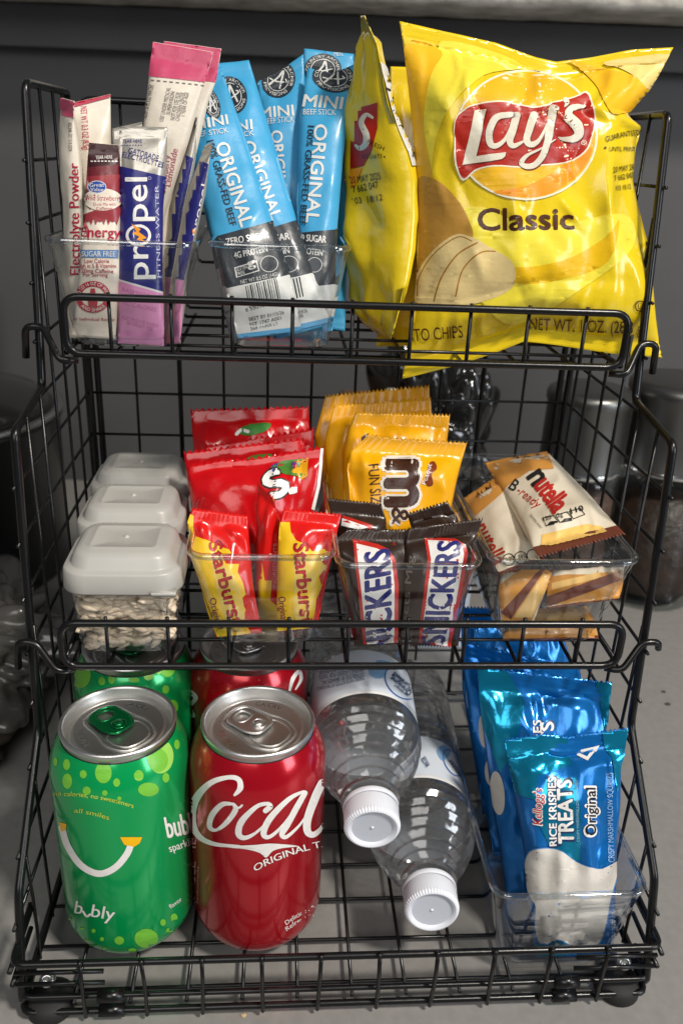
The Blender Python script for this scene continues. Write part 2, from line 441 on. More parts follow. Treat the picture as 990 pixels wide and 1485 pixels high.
class Turned:
    """a turned surface: radius by height about an axis"""
    def __init__(s, prof, O, ax=(0, 0, 1), x=(1, 0, 0)):
        s.z = np.array([q[1] for q in prof]); s.r = np.array([q[0] for q in prof]); s.O = np.array(O, float)
        s.ax = np.array(ax, float); s.ax /= np.linalg.norm(s.ax); x = np.array(x, float); s.x = x-s.ax*(x@s.ax); s.x /= np.linalg.norm(s.x); s.y = np.cross(s.ax, s.x); s.step = .3
    def S(s, p, fine=True):
        a = p[:, 0]; z = p[:, 1]*.1; r = np.interp(z, s.z, s.r)
        return s.O+np.outer(z, s.ax)+(r*np.cos(a))[:, None]*s.x+(r*np.sin(a))[:, None]*s.y
    def guess(s, px):
        # start at the side that faces the camera
        d = CO-s.O; a0 = math.atan2(d@s.y, d@s.x); zs = np.linspace(s.z[0], s.z[-1], 40); al = a0+np.linspace(-1.5, 1.5, 31)
        A, Z = np.meshgrid(al, zs); p = np.stack([A.ravel(), Z.ravel()*10], -1); q = proj(s.S(p))
        out = np.empty((len(px), 2))
        for i in range(0, len(px), 400):
            dd = ((px[i:i+400, None, :]-q[None])**2).sum(-1); out[i:i+400] = p[dd.argmin(1)]
        return out
    def clip(s, p): return np.stack([p[:, 0], np.clip(p[:, 1], s.z[0]*10, s.z[-1]*10)], -1)


# ================================================================== the setting
def stone_counter():
    m = mat('grey_counter_stone', (.235, .227, .215), .34, 0, 0, .03, 300, .07, 160)
    b = MB().box((-1.8, -.35, -.04), (1.8, 1.30, 0))
    o = bevel(b.obj('countertop', m, None, False), .003); structure(o)
    return o
stone_counter()
wall_m = mat('dark_painted_wall', (.085, .084, .086), .55, 0, 0, .08, 40, .06, 9)
WR = Matrix.Translation((0, .90, 0)) @ Matrix.Rotation(rad(-8), 4, 'Z')
def walled(o): o.matrix_world = WR; return structure(o)
walled(MB().box((-1.8, 0, -.04), (1.8, .06, .5105)).obj('wall', wall_m, None, False))
walled(bevel(MB().box((-1.8, -.020, .472), (1.8, -.0005, .5105)).obj('wall_trim', wall_m, None, False), .002))
rng = random.Random(4)
xs = np.linspace(-1.8, 1.8, 140); prof = [(-.09, .511), (-.098, .515), (-.100, .522), (-.097, .562), (-.09, .566), (.10, .566), (.10, .511)]
lv = []
for x in xs:
    for k, (y, z) in enumerate(prof):
        j = .0009 if k < 5 else 0
        lv.append((x, y+rng.uniform(-j, j), z+(rng.uniform(-j, j) if k < 3 else 0)))
n = len(prof); lf = []
for i in range(len(xs)-1):
    for k in range(n): lf.append((i*n+k, (i+1)*n+k, (i+1)*n+(k+1) % n, i*n+(k+1) % n))
lf += [tuple(range(n)), tuple((len(xs)-1)*n+k for k in range(n))[::-1]]
walled(mesh_obj('ledge', lv, lf, mat('pale_rough_stone', (.68, .64, .57), .75, 0, 0, .6, 90, .35, 35), None, True))

# ================================================================== the wire rack
HW = .154
rack = thing('wire_rack', 'black three-tier wire rack standing on the grey counter and holding all the snacks', 'rack', (0, .35, 0))
RL = Vector(rack.location)
def rk(pts): return [Vector(p)-RL for p in pts]
_wr = random.Random(2)
def wire(name, pts, r, parent, sides=6, closed=False):
    if name == 'wire' and len(pts) == 2:
        a, b = Vector(pts[0]), Vector(pts[1]); q = Vector([_wr.uniform(-.0004, .0004) for _ in range(3)])
        pts = [a, a.lerp(b, .3)+q*.8, a.lerp(b, .6)+q, b]
    return tube(rk(pts), r, sides, closed).obj(name, BLACKWIRE, parent)
ZG = [.0522+.02755*k for k in range(14)]
side_prof = [(.475, .010), (.475, .416), (.393, .416), (.370, .2775), (.319, .2705), (.3015, .119), (.246, .068), (.231, .012)]
def front_y(z):
    f = [(.416, .393), (.2775, .370), (.2705, .319), (.119, .3015), (.068, .246), (.012, .231)]
    zz = [a for a, _ in f][::-1]; yy = [b for _, b in f][::-1]
    return float(np.interp(z, zz, yy))
def top_z(y):
    return float(np.interp(y, [.231, .246, .3015, .319, .370, .393, .475], [.012, .068, .119, .2705, .2775, .416, .416]))
for s in (-1, 1):
    x = s*HW
    sf = wire('side_frame', fillet([(x, y, z) for y, z in side_prof], .0045, True, 4), .0021, rack, 8, True)
    for y in (.257, .2825, .308, .334, .3595, .385, .411, .4365, .457):
        wire('wire', [(x-s*.0016, y, .010), (x-s*.0016, y, top_z(y)+.0005)], .00092, sf)
    for z in ZG:
        if z < .41: wire('wire', [(x+s*.0016, front_y(z)-.004, z), (x+s*.0016, .476, z)], .00092, sf)
    wire('wire', [(x+s*.0028, .2285, .036), (x+s*.0028, .262, .036)], .0013, sf); wire('wire', [(x+s*.0028, .2295, .026), (x+s*.0028, .262, .026)], .0013, sf)
bf = wire('back_frame', fillet([(-HW+.0048, .4775, .012), (-HW+.0048, .4775, .413), (HW-.0048, .4775, .413), (HW-.0048, .4775, .012)], .01, True, 5), .0020, rack, 8, True)
for i in range(1, 11):
    x = -HW+2*HW*i/11
    wire('wire', [(x, .4787, .012), (x, .4787, .413)], .0016 if i in (2, 9) else .00092, bf)
for z in ZG:
    if z < .41: wire('wire', [(-HW, .4762, z), (HW, .4762, z)], .00092, bf)
def basket(yf, zt, zb, hw, nv):
    b = wire('basket', fillet([(-hw, yf, zb), (-hw, yf, zt), (hw, yf, zt), (hw, yf, zb)], .008, True, 6), .0019, rack, 9, True)
    for i in range(nv):
        x = -hw+2*hw*(i+.72)/(nv+.44)
        wire('wire', fillet([(x, yf+.0020, zt+.0022), (x, yf+.0022, zb-.0022), (x, .4755, zb-.0022)], .004), .00100, b)
    for s in (-1, 1):
        wire('side_rail', fillet([(s*(hw+.001), yf+.003, zb), (s*(hw+.001), .474, zb)], .004), .0015, b)
        wire('hook', fillet([(s*(hw-.004), yf+.004, zb-.004), (s*(hw+.004), yf+.001, zb-.004), (s*(HW-.004), front_y(zb)-.006, zb+.010), (s*(HW+.0045), front_y(zb)-.006, zb+.010), (s*(HW+.0062), front_y(zb)-.004, zb-(.006 if zb > .2 or s < 0 else -.005))], .006), .0018, b, 8)
    y = yf+.024
    while y < .47:
        wire('wire', [(-hw, y, zb), (hw, y, zb)], .00100, b); y += .0255
    return b
basket(.355, .3255, .2985, .1365, 9)
basket(.2945, .1850, .1610, .1360, 9)
# bottom basket
bb = wire('basket', fillet([(-HW-.001, .262, .042), (-HW-.001, .228, .042), (HW+.001, .228, .042), (HW+.001, .262, .042)], .006), .0018, rack, 9)
for z, r, y in ((.0165, .0014, .2305), (.0065, .0017, .2300)):
    wire('front_rail', fillet([(-HW-.001, .25, z), (-HW-.001, y, z), (HW+.001, y, z), (HW+.001, .25, z)], .006), r, bb, 8)
for z in (.0345, .0268):
    for s in (-1, 1): wire('clip_wire', [(s*(HW+.001), .2295, z), (s*(HW-.040), .2295, z)], .0011, bb)
for s in (-1, 1):
    for z in (.0165, .0065):
        wire('sleeve', [(s*.118, .2302, z), (s*.106, .2302, z)], .0033, bb, 10)
for i in range(11):
    x = -.1235+.0279*i - (.0)
    if abs(x) > .15: continue
    wire('wire', [(x, .2258, .0428), (x+(.0006 if i % 2 else -.0006), .2280, .0050)], .00105, bb)
    wire('nub', [(x, .2262, .0422), (x, .2262, .0450)], .0013, bb)
for i in range(11):
    x = -.131+.0272*i
    wire('wire', [(x, .2330, .0074), (x, .476, .0074)], .00100, bb)
for k in range(9):
    y = .242+.0255*k
    if y < .476: wire('wire', [(-HW, y, .0052), (HW, y, .0052)], .00100, bb)
for s in (-1, 1):
    f_ = lathe([(.0105, 0), (.0115, .001), (.0115, .006), (.009, .009)], 24, None, Matrix.Translation(Vector((s*.143, .238, 0))-RL)).obj('foot', RUBBER, rack)
    lathe([(.0105, 0), (.0115, .001), (.0115, .006), (.009, .009)], 24, None, Matrix.Translation(Vector((s*.143, .468, 0))-RL)).obj('foot', RUBBER, rack)
    sc_ = Matrix.Translation(Vector((s*.1425, .2365, .021))-RL) @ Matrix.Rotation(rad(50), 4, 'X')
    lathe([(.0038, 0), (.0038, .002), (.0030, .0032), (.0012, .0036), (.0011, .0026)], 20, None, sc_).obj('screw', STEEL, rack)

# ================================================================== clear bins
def bin_(label, xt, xb, yt, yb, z0, z1, rot=0.):
    """open clear bin: rim and floor extents"""
    c = ((xt[0]+xt[1])/2, (yt[0]+yt[1])/2, z0)
    root = thing('clear_bin', label, 'bin', c, 'clear open-top bins')
    def loop(k, ins, z, r=.009):
        x0, x1 = xb[0]+(xt[0]-xb[0])*k, xb[1]+(xt[1]-xb[1])*k; y0, y1 = yb[0]+(yt[0]-yb[0])*k, yb[1]+(yt[1]-yb[1])*k
        return [(x-c[0], y-c[1], z-c[2]) for x, y in rrect(x0+ins, x1-ins, y0+ins, y1-ins, max(.002, r-ins))]
    h = z1-z0
    crisp(loft([loop(0, .003, z0), loop(.02, .0006, z0+.0015), loop(.06, 0, z0+.004), loop(1, 0, z1-.002), loop(1, .0014, z1-.002), loop(.06, .0014, z0+.005), loop(.0, .004, z0+.0025)]).obj('body', CLEAR, root))
    rim = [loop(1, -.0011, z1-.0022), loop(1, -.0013, z1-.0004), loop(1, -.0006, z1+.0004), loop(1, .0012, z1+.0004), loop(1, .0018, z1-.0006), loop(1, .0016, z1-.0022)]
    r_ = crisp(loft(rim+[rim[0]], None, False, False).obj('rim', clear('clear_rim', (.90, .92, .93), 1, .05, .14, 2.), root), 60)
    return root
bin_('clear bin of drink mix sticks at the end of the top shelf', (-.1446, -.075), (-.1362, -.0885), (.362, .455), (.367, .450), .2995, .3505)
bin_('clear bin of blue meat sticks beside the yellow chip bags', (-.0685, -.0021), (-.0600, -.0101), (.362, .455), (.367, .450), .3010, .3512)
bin_('clear bin holding the red candy bags next to the lidded tubs', (-.0769, -.0078), (-.0649, -.0159), (.302, .452), (.307, .446), .1650, .2175)
bin_('clear bin holding brown chocolate bars and yellow candy bags', (-.0061, .0637), (.0019, .0557), (.302, .452), (.307, .446), .1645, .2134)
bin_('clear bin of cream and brown wafer bars on the middle shelf', (.0687, .1430), (.0798, .1290), (.304, .456), (.309, .450), .1645, .2150)
bin_('clear bin of blue foil treat bars on the bottom shelf', (.0726, .1500), (.0832, .1420), (.2405, .402), (.2455, .398), .0090, .0647)

# ================================================================== drink cans
CS = 1.073
CAN = [(.0245, .0008), (.0262, .0030), (.0300, .0075), (.0322, .0115), (.0331, .0165), (.0331, .098), (.0327, .1030), (.0315, .1075), (.0298, .1115), (.0279, .1150), (.0268, .1166)]
CAN = [(r*1.02, z*CS) for r, z in CAN]
def can(name, label, pos, body_m, tab_m, lid_m, tab_dir, group):
    root = thing(name, label, 'can', pos, group)
    lathe([(.0, .006), (.020, .004), (.0238, .0002)]+CAN, 96, None, None, False).obj('body', body_m, root)
    lid = [(.0267, .1164), (.0266, .1180), (.0272, .1192), (.0274, .1204), (.0270, .1213), (.0262, .1216), (.0255, .1211), (.0251, .1200), (.0243, .1150), (.0238, .1143), (.0230, .1143), (.0226, .1152), (.0222, .1163), (.0214, .1167), (.0205, .1166), (.0198, .11635), (.0, .1163)]
    L = lathe([(r*1.01, z) for r, z in lid], 96, None, None, False).obj('lid', lid_m, root); L.location.z = .1166*(CS-1)
    ca, sa = math.cos(tab_dir), math.sin(tab_dir)
    def pl(x, y, z): return (x*ca-y*sa, x*sa+y*ca, z)
    # pressed panel with the mouth: a raised line in a teardrop around mouth and tab
    tear = cat_rom([(.0185, 0), (.0165, .0085), (.0070, .0125), (-.003, .0105), (-.0150, .0088), (-.0182, 0), (-.0150, -.0088), (-.003, -.0105), (.0070, -.0125), (.0165, -.0085)], 6, True)
    tube([pl(p[0], p[1], .1164) for p in tear], .0006, 6, True).obj('pressed_outline', lid_m, L)
    mouth = cat_rom([(.0165, 0), (.0145, .0068), (.0075, .0095), (.0010, .0070), (.0010, -.0070), (.0075, -.0095), (.0145, -.0068)], 6, True)
    tube([pl(p[0], p[1], .1164) for p in mouth], .00035, 6, True).obj('mouth_score', lid_m, L)
    # tab with finger hole and rivet
    out = cat_rom([(.0050, 0), (.0042, .0052), (-.001, .0078), (-.0075, .0076), (-.0135, .0066), (-.0160, 0), (-.0135, -.0066), (-.0075, -.0076), (-.001, -.0078), (.0042, -.0052)], 6, True)
    hole = cat_rom([(-.0062, 0), (-.0072, .0038), (-.0105, .0042), (-.0130, .0030), (-.0136, 0), (-.0130, -.0030), (-.0105, -.0042), (-.0072, -.0038)], 6, True)
    mb = MB(); v = []
    tri = geometry.tessellate_polygon([[Vector((p[0], p[1], 0)) for p in out], [Vector((p[0], p[1], 0)) for p in hole]])
    al = list(out)+list(hole)
    mb.add([pl(p[0], p[1], .1183-.02*max(0, -p[0]-.006)*0) for p in al], [tuple(t) for t in tri])
    mb.obj('tab', tab_m, L, False)
    tb = MB(); tube([pl(p[0], p[1], .1180) for p in out], .00075, 7, True, tb); tube([pl(p[0], p[1], .1181) for p in hole], .0006, 7, True, tb)
    tb.obj('tab_rim', tab_m, L)
    ring = [pl(.0006+.0034*math.cos(a), .0034*math.sin(a), .1187) for a in np.linspace(0, 2*PI, 24, False)]
    rv = MB(); tube(ring, .0005, 6, True, rv); lathe([(.0024, .1178), (.0024, .1190), (.0018, .1196), (0, .1197)], 20, rv)
    rv.obj('rivet', tab_m, L)
    # stamped words near the edge, raised a hair
    for a0, word in ((tab_dir+PI*.62, 'CA CRV'), (tab_dir-PI*.62, 'ME 5c'), (tab_dir+PI*1.02, 'HI 10c')):
        v, t = _font(word, 0.); wd = v[:, 0].max(); a = a0-(v[:, 0]/wd-.5)*.75; r = .0166+v[:, 1]*.0030
        mesh_obj('stamped_word', np.stack([r*np.cos(a), r*np.sin(a), np.full(len(a), .11655)], -1), t, mat('stamped_aluminium', (.82, .81, .79), .2, 1), L, False)
    return root
GREEN = mat('can_green_ink', '#00A557', .20, .35, .5)
RED = mat('can_red_ink', '#B3061C', .20, .45, .5)
GTAB = mat('tab_green', '#0B6B3A', .25, .7)
ZC = .0086
def can_surf(pos): return Turned(CAN, pos, (0, 0, 1), (1, 0, 0))
g1 = (-.1102, .2836, ZC); g2 = (-.1135, .3515, ZC); r1 = (-.0432, .2830, ZC); r2 = (-.0500, .3525, ZC)
cg = 'drink cans on the bottom shelf'
c1 = can('green_soda_can', 'bright green drink can with smile print in the front of the bottom shelf', g1, GREEN, GTAB, ALU, rad(-42), cg)
c2 = can('green_soda_can', 'green drink can half hidden under the tubs behind the smile can', g2, GREEN, GTAB, ALU, rad(-35), cg)
c3 = can('red_soda_can', 'red cola can with white script in front of the bottom shelf', r1, RED, ALU, ALU, rad(-38), cg)
c4 = can('red_soda_can', 'red cola can half hidden behind the front red can', r2, RED, ALU, ALU, rad(-60), cg)
WHITE = ink('#E9E6E2'); LIME = ink('#6FB73A'); LIMEL = ink('#93CB58'); YEL = ink('#F2B705'); LTXT = ink('#C9D64A')
s1 = can_surf(g1)
bub = [(150, 1121, 12, 15), (215, 1145, 15, 10), (201, 1125, 7, 8), (169, 1135, 5, 6), (121, 1123, 5, 6), (126, 1147, 6, 6), (97, 1109, 5, 8), (98, 1133, 7, 11), (173, 1158, 3, 3), (152, 1150, 4, 4), (240, 1128, 5, 7), (81, 1105, 3, 6), (256, 1080, 4, 7),
       (212, 1361, 17, 14), (173, 1364, 7, 6), (127, 1366, 8, 7), (236, 1338, 4, 5), (252, 1331, 5, 6), (148, 1362, 3, 3), (150, 1378, 7, 4), (118, 1347, 4, 4), (136, 1350, 3, 3), (245, 1350, 5, 4), (100, 1335, 4, 6), (192, 1378, 6, 3), (108, 1362, 4, 6)]
art(c1, s1, [*[('bubble_print', LIME, EL(*b)) for b in bub], ('bubble_print', LIMEL, EL(232, 1097, 19, 25)), ('bubble_print', LIME, EL(229, 1103, 14, 17)),
    ('lettering', LTXT, T('no calories, no sweeteners', (79, 1154), (193, 1172), 6.5, .006, 0, -5)), ('lettering', LTXT, SH(T('all smiles', (108, 1178), (158, 1189), 6.5, .006, 0, -1.5))),
    ('smile_print', WHITE, ST([(90, 1200), (99, 1228), (118, 1255), (143, 1267), (166, 1259), (183, 1240), (190, 1224)], 9.5)),
    ('smile_print', YEL, PG([(86, 1192), (97, 1195), (96, 1204), (89, 1206)], 0)), ('smile_print', YEL, SH(PG([(174, 1214), (206, 1214), (202, 1223), (194, 1228), (180, 1225)], 0))),
    ('lettering', WHITE, SH(T('b', (108, 1324), (119, 1326), 18, .012), ST([(121, 1322), (126, 1329), (131, 1326)], 3), T('bly', (132, 1329), (165, 1335), 18, .012))),
    ('lettering', WHITE, T('bubly', (243, 1215), (290, 1206), 30, .02)), ('lettering', WHITE, T('sparkling', (246, 1236), (290, 1222), 11, .01)), ('lettering', WHITE, T('flavor', (247, 1318), (264, 1306), 6))], 5)
s2 = can_surf(g2)
art(c2, s2, [*[('bubble_print', LIME, EL(*b)) for b in [(117, 980, 15, 18), (148, 988, 5, 6), (162, 985, 5, 7), (194, 986, 8, 4), (242, 968, 12, 14), (240, 1000, 5, 6), (250, 1025, 8, 10)]], ('bubble_print', LIMEL, EL(215, 977, 8, 10)), ('bubble_print', LIMEL, EL(229, 972, 5, 6))], 5)
def cx(p): return [(250+a/2.97, 900+b/2.97) for a, b in p]
s3 = can_surf(r1)
W_ = [v/2.97 for v in (16, 24, 27, 20, 15, 26, 30, 26, 18, 12, 8)]
coke = [ST(cx([(268, 752), (292, 722), (285, 685), (240, 676), (165, 700), (105, 765), (86, 850), (112, 925), (180, 962), (290, 972)]), [v/2.97 for v in (10, 26, 22, 18, 24, 34, 34, 26, 18, 10)]),
        PG(cx([(170, 955), (260, 968), (350, 966), (430, 960), (540, 971), (470, 980), (430, 993), (403, 1020), (375, 1000), (320, 985), (240, 976)]), 5),
        ST(cx([(262, 790), (215, 792), (172, 838), (162, 888), (190, 902), (235, 868), (272, 815), (262, 788)]), [v/2.97 for v in (10, 22, 26, 22, 12, 22, 24, 10)]),
        ST(cx([(262, 790), (285, 806), (300, 795)]), 9/2.97),
        ST(cx([(400, 818), (420, 800), (405, 788), (360, 802), (300, 862), (285, 915), (310, 935), (360, 912), (425, 850)]), [v/2.97 for v in (22, 24, 16, 18, 28, 28, 20, 12, 8)]),
        ST(cx([(562, 735), (500, 768), (420, 850), (392, 915), (418, 930), (475, 880), (535, 795)]), [v/2.97 for v in (10, 20, 28, 26, 16, 12, 8)]),
        ST(cx([(568, 742), (535, 800), (492, 880), (470, 918), (490, 930), (545, 880), (585, 820)]), [v/2.97 for v in (22, 26, 26, 24, 16, 10, 8)]),
        ST(cx([(640, 700), (612, 760), (580, 850), (578, 905), (600, 922), (628, 905), (660, 860)]), [v/2.97 for v in (34, 36, 34, 32, 26, 20, 12)])]
items = [('script_lettering', WHITE, c) for c in coke]
items += [('lettering', WHITE, SH(T('ORIGINAL TASTE', cx([(355, 1080)])[0], cx([(760, 965)])[0], 9.5, .025, 0, -9))),
          ('lettering', ink('#C98F93'), SH(T('RECYCLE ME', cx([(97, 1300)])[0], cx([(104, 938)])[0], 10.5, .02))), ('lettering', ink('#C98F93'), SH(T('coca-cola.com/recycling', cx([(113, 1225)])[0], cx([(116, 1060)])[0], 3))),
          ('lettering', WHITE, SH(T('Delicious &', cx([(490, 1312)])[0], cx([(618, 1240)])[0], 6, .012, 0, -2))), ('lettering', WHITE, SH(T('Refreshing', cx([(492, 1338)])[0], cx([(614, 1268)])[0], 6, .012, 0, -2)))]
art(c3, s3, items, 5)
art(c4, can_surf(r2), [('script_lettering', WHITE, ST([(419, 1004), (424, 985), (433, 974), (436, 985), (428, 1000)], [3, 6, 5, 5, 2])), ('script_lettering', WHITE, ST([(276, 1003), (284, 1012), (277, 1025), (281, 1038)], [6, 7, 4, 6]))], 5)

# ================================================================== water bottles
def bottle(label, p0, p1, roll, lab):
    p0 = np.array(p0); p1 = np.array(p1); ax = p1-p0; Ln = np.linalg.norm(ax); ax /= Ln
    root = thing('water_bottle', label, 'bottle', tuple(p0), 'clear water bottles lying on the bottom shelf')
    z = Vector(ax); x = Vector((1, 0, 0)); x = (x-z*x.dot(z)).normalized(); y = z.cross(x)
    Mx = Matrix(((x.x, y.x, z.x, 0), (x.y, y.y, z.y, 0), (x.z, y.z, z.z, 0), (0, 0, 0, 1)))
    prof = [(.0122, .0100), (.0122, .0130), (.0122, .0175), (.0148, .0182), (.0148, .0200), (.0126, .0208), (.0132, .0225), (.0162, .0248), (.0160, .0270), (.0192, .0292), (.0192, .0318), (.0224, .0342), (.0222, .0370), (.0252, .0394), (.0246, .0422), (.0274, .0446), (.0266, .0474), (.0291, .0498), (.0283, .0528), (.0302, .0552), (.0294, .0582), (.0302, .0610), (.0302, .0640), (.0294, .0650), (.0294, .1030), (.0302, .1040)]
    q = .106
    while q < .184:
        prof += [(.0302, q), (.0289, q+.0035), (.0302, q+.0075)]; q += .0088
    prof += [(.0296, .190), (.0270, .1945), (.020, .1965), (.012, .1935), (.001, .1925)]
    inner = [(max(.0008, r-.0011), z_) for r, z_ in prof][::-1]
    crisp(lathe([(.0008, .0100)]+prof, 72, None, Mx, False).obj('bottle_body', PET, root), 16)
    # cap: ribbed skirt with a shallow dished end
    mb = MB(); cp = [(.0100, .0018), (.0104, .0012), (.0110, .0007), (.0118, .0003), (.0126, .0006), (.0134, .0020), (.0136, .0045), (.0137, .0110), (.0135, .0118), (.0128, .0120)]
    seg = 110; v = []; f = []
    for i, (r, zz) in enumerate(cp):
        for k in range(seg):
            rr = r+(.00042 if (k % 2 and 3 <= i <= 5) else 0)
            a = 2*PI*k/seg; v.append(Mx@Vector((rr*math.cos(a), rr*math.sin(a), zz)))
    for i in range(len(cp)-1):
        for k in range(seg): f.append((i*seg+k, i*seg+(k+1) % seg, (i+1)*seg+(k+1) % seg, (i+1)*seg+k))
    capm = mat('white_cap_plastic', (.72, .74, .80), .42, sss=.25, bump=.03, bscale=200)
    c = crisp(mb.add(v, f).obj('cap', capm, root), 22)
    lathe([(.0, .0019), (.0070, .0019), (.0101, .0017)], 48, None, Mx, False).obj('cap_disc', mat('cap_thin_disc', (.52, .55, .62), .35, bump=.03, bscale=200), c)  # darker colour stands in for the dark hollow showing through the thin cap
    lathe([(.0136, .0124), (.0139, .0130), (.0139, .0150), (.0136, .0156), (.0128, .0156), (.0128, .0124)], 72, None, Mx, False).obj('tamper_ring', capm, root)
    lathe([(.0009, .0004), (.0006, .0000), (0, -.0001)], 10, None, Mx@Matrix.Translation((0, 0, .0013)), False).obj('moulding_mark', capm, c)
    ls = [(.0298, .0652), (.0298, .1028)]
    lathe(ls, 96, None, Mx, False).obj('label_band', mat('bottle_label_film', (.66, .72, .80), .4, 0, .2), root)
    lathe([(.0299, .0650), (.0300, .0653), (.0300, .0672), (.0299, .0676)], 96, None, Mx, False).obj('label_edge', mat('bottle_label_edge', (.75, .76, .76), .4), root)
    return root, Turned([(.0299, .0652), (.0299, .1028)], p0, ax, (1, 0, 0))
BLUEI = ink('#2E5FA8'); DBLUE = ink('#16305E'); PBLUE = ink('#7FA8CF')
b1, bs1 = bottle('clear water bottle lying on top, its cap beside the red cola can', (.0125, .2550, .0935), (.0180, .453, .108), 0, 1)
b2, bs2 = bottle('clear water bottle lying low on the wire floor beside the blue foil bars', (.0440, .2460, .0480), (.0560, .444, .0405), 0, 2)
def b5(p): return [(430+a/3.093, 900+b/3.093) for a, b in p]
art(b1, bs1, [('label_print', PBLUE, SH(PG(b5([(330, 200), (400, 210), (395, 250), (360, 262), (325, 240)]), 4), PG(b5([(360, 180), (420, 190), (410, 225), (370, 215)]), 4))),
    ('lettering', DBLUE, SH(*[T(tx, b5([(xa, ya)])[0], b5([(xb, yb)])[0], h_, .01) for tx, xa, ya, xb, yb, h_ in (('PURIFIED WATER BOTTLED AT THE SOURCE', 300, 252, 92, 300, 5), ('DISTRIBUTED BY BRANDS INC', 302, 233, 110, 272, 6), ('MINERALS ADDED FOR TASTE', 300, 212, 100, 248, 6), ('PURIFIED BY REVERSE', 300, 196, 100, 228, 5))])),
    ('label_badge', BLUEI, RG(*b5([(470, 280)])[0], 29, 20, 1.6, 45)), ('lettering', DBLUE, SH(T('Purified', b5([(522, 300)])[0], b5([(440, 232)])[0], 7, .02), T('Drinking', b5([(515, 322)])[0], b5([(428, 250)])[0], 7, .02), T('water', b5([(500, 335)])[0], b5([(440, 285)])[0], 5, .01)))], 5)
art(b2, bs2, [('label_print', PBLUE, SH(PG(b5([(630, 575), (665, 560), (690, 590), (660, 630), (635, 610)]), 4))), ('label_badge', BLUEI, RG(*b5([(700, 640)])[0], 12, 22, 1.5, -30)), ('lettering', DBLUE, SH(T('water', b5([(738, 690)])[0], b5([(690, 620)])[0], 7, .02), T('WATER', b5([(600, 650)])[0], b5([(575, 610)])[0], 8, .02)))], 5)

# ================================================================== lidded tubs of seeds
LIDM = mat('grey_lid_plastic', (.41, .40, .37), .36, 0, 0, .06, 120, .04, 60)
seed_me = None
def seed_mesh():
    bm = bmesh.new(); bmesh.ops.create_uvsphere(bm, u_segments=8, v_segments=6, radius=1)
    for v in bm.verts:
        k = 1-.42*max(0, v.co.x)-.10*max(0, -v.co.x); v.co = Vector((v.co.x*.0056, v.co.y*.0026*k, v.co.z*.0018*k))
    me = bpy.data.meshes.new('seed'); bm.to_mesh(me); bm.free()
    me.polygons.foreach_set('use_smooth', [True]*len(me.polygons)); me.materials.append(mat('seed_kernel', (.74, .61, .46), .5, 0, 0, .2, 400, .22, 120))
    return me
SEED = seed_mesh()
def tub(label, cx_, y0, dy, show):
    hx = .0282; zb = .1610; zt = .2040; UP = .0052
    root = thing('lidded_tub', label, 'tub', (cx_, y0+dy/2, zb), 'lidded tubs of seeds')
    def lp(hx_, hy_, z, r): return [(x, y, z-zb) for x, y in rrect(-hx_, hx_, -hy_, hy_, r, 6)]
    hy = dy/2-.0006
    crisp(loft([lp(hx-.0075, hy-.0075, zb, .008), lp(hx-.0052, hy-.0052, zb+.0010, .0095), lp(hx-.0040, hy-.0040, zb+.005, .010), lp(hx-.0018, hy-.0018, zt, .011), lp(hx-.0030, hy-.0030, zt, .010), lp(hx-.0052, hy-.0052, zb+.005, .009), lp(hx-.0075, hy-.0075, zb+.0022, .008)]).obj('tub_body', CLEARLID, root), 40)
    L = loft([lp(hx-.0012, hy-.0012, .1915+UP, .011), lp(hx+.0002, hy+.0002, .1912+UP, .012), lp(hx+.0004, hy+.0004, .1920+UP, .012), lp(hx, hy, .2010+UP, .012), lp(hx-.0008, hy-.0008, .2021+UP, .0115), lp(hx-.0030, hy-.0030, .2023+UP, .0105), lp(hx-.0036, hy-.0036, .2030+UP, .010), lp(hx-.0050, hy-.0050, .2075+UP, .009), lp(hx-.0066, hy-.0066, .2092+UP, .0085), lp(hx-.0090, hy-.0090, .2100+UP, .008), lp(hx-.0122, hy-.0122, .2102+UP, .002), lp(hx-.0127, hy-.0127, .2105+UP, .002), lp(hx-.0132, hy-.0132, .2102+UP, .002), lp(.004, .004, .2101+UP, .002)]).obj('lid', LIDM, root)
    lathe([(.0018, .2096+UP-zb), (.0014, .2106+UP-zb), (.0006, .2111+UP-zb), (0, .2112+UP-zb)], 14, None, None, False).obj('vent_nub', LIDM, L)
    loft([lp(.006, .0025, .1916+UP, .001), lp(.006, .0025, .1935+UP, .001)], None).obj('lid_tab', LIDM, L).location = (hx-.008, -hy+.0005, 0)
    rg = random.Random(int(y0*1e4))
    if show:
        k = 0
        for i in range(280):
            face = rg.random()
            z = rg.uniform(.1645, .2020); fr = (z-zb)/(zt-zb); ins = .0060-.0026*fr+rg.uniform(.0010, .0028)
            if face < .68: x = rg.uniform(-hx+.0115-.002*fr, hx-.0115+.002*fr); y = -hy+ins+rg.uniform(0, .002)
            elif face < .9: x = (hx-ins); y = rg.uniform(-hy+.008, hy-.006)
            else: x = -(hx-ins); y = rg.uniform(-hy+.008, hy-.006)
            o = bpy.data.objects.new('seed', SEED); COL.objects.link(o); o.parent = root
            o.location = (x, y, z-zb); rz = rg.gauss(0, .35)+(PI if rg.random() < .5 else 0)+(0 if face < .68 else PI/2)
            o.rotation_euler = (rg.uniform(-.5, .5), rg.gauss(0, .35), rz)
            s_ = rg.uniform(.85, 1.15); o.scale = (s_, s_, s_)
    core = loft([lp(hx-.0095, hy-.0095, .1680, .006), lp(hx-.0085, hy-.0085, .1960, .006)]).obj('seed_core', mat('seed_kernel_mass', (.30, .22, .15), .7, 0, 0, .5, 250, .35, 200), root)
    core['kind'] = 'stuff'
tub('front lidded tub, its seeds showing behind the wire', -.1085, .3005, .0510, True)
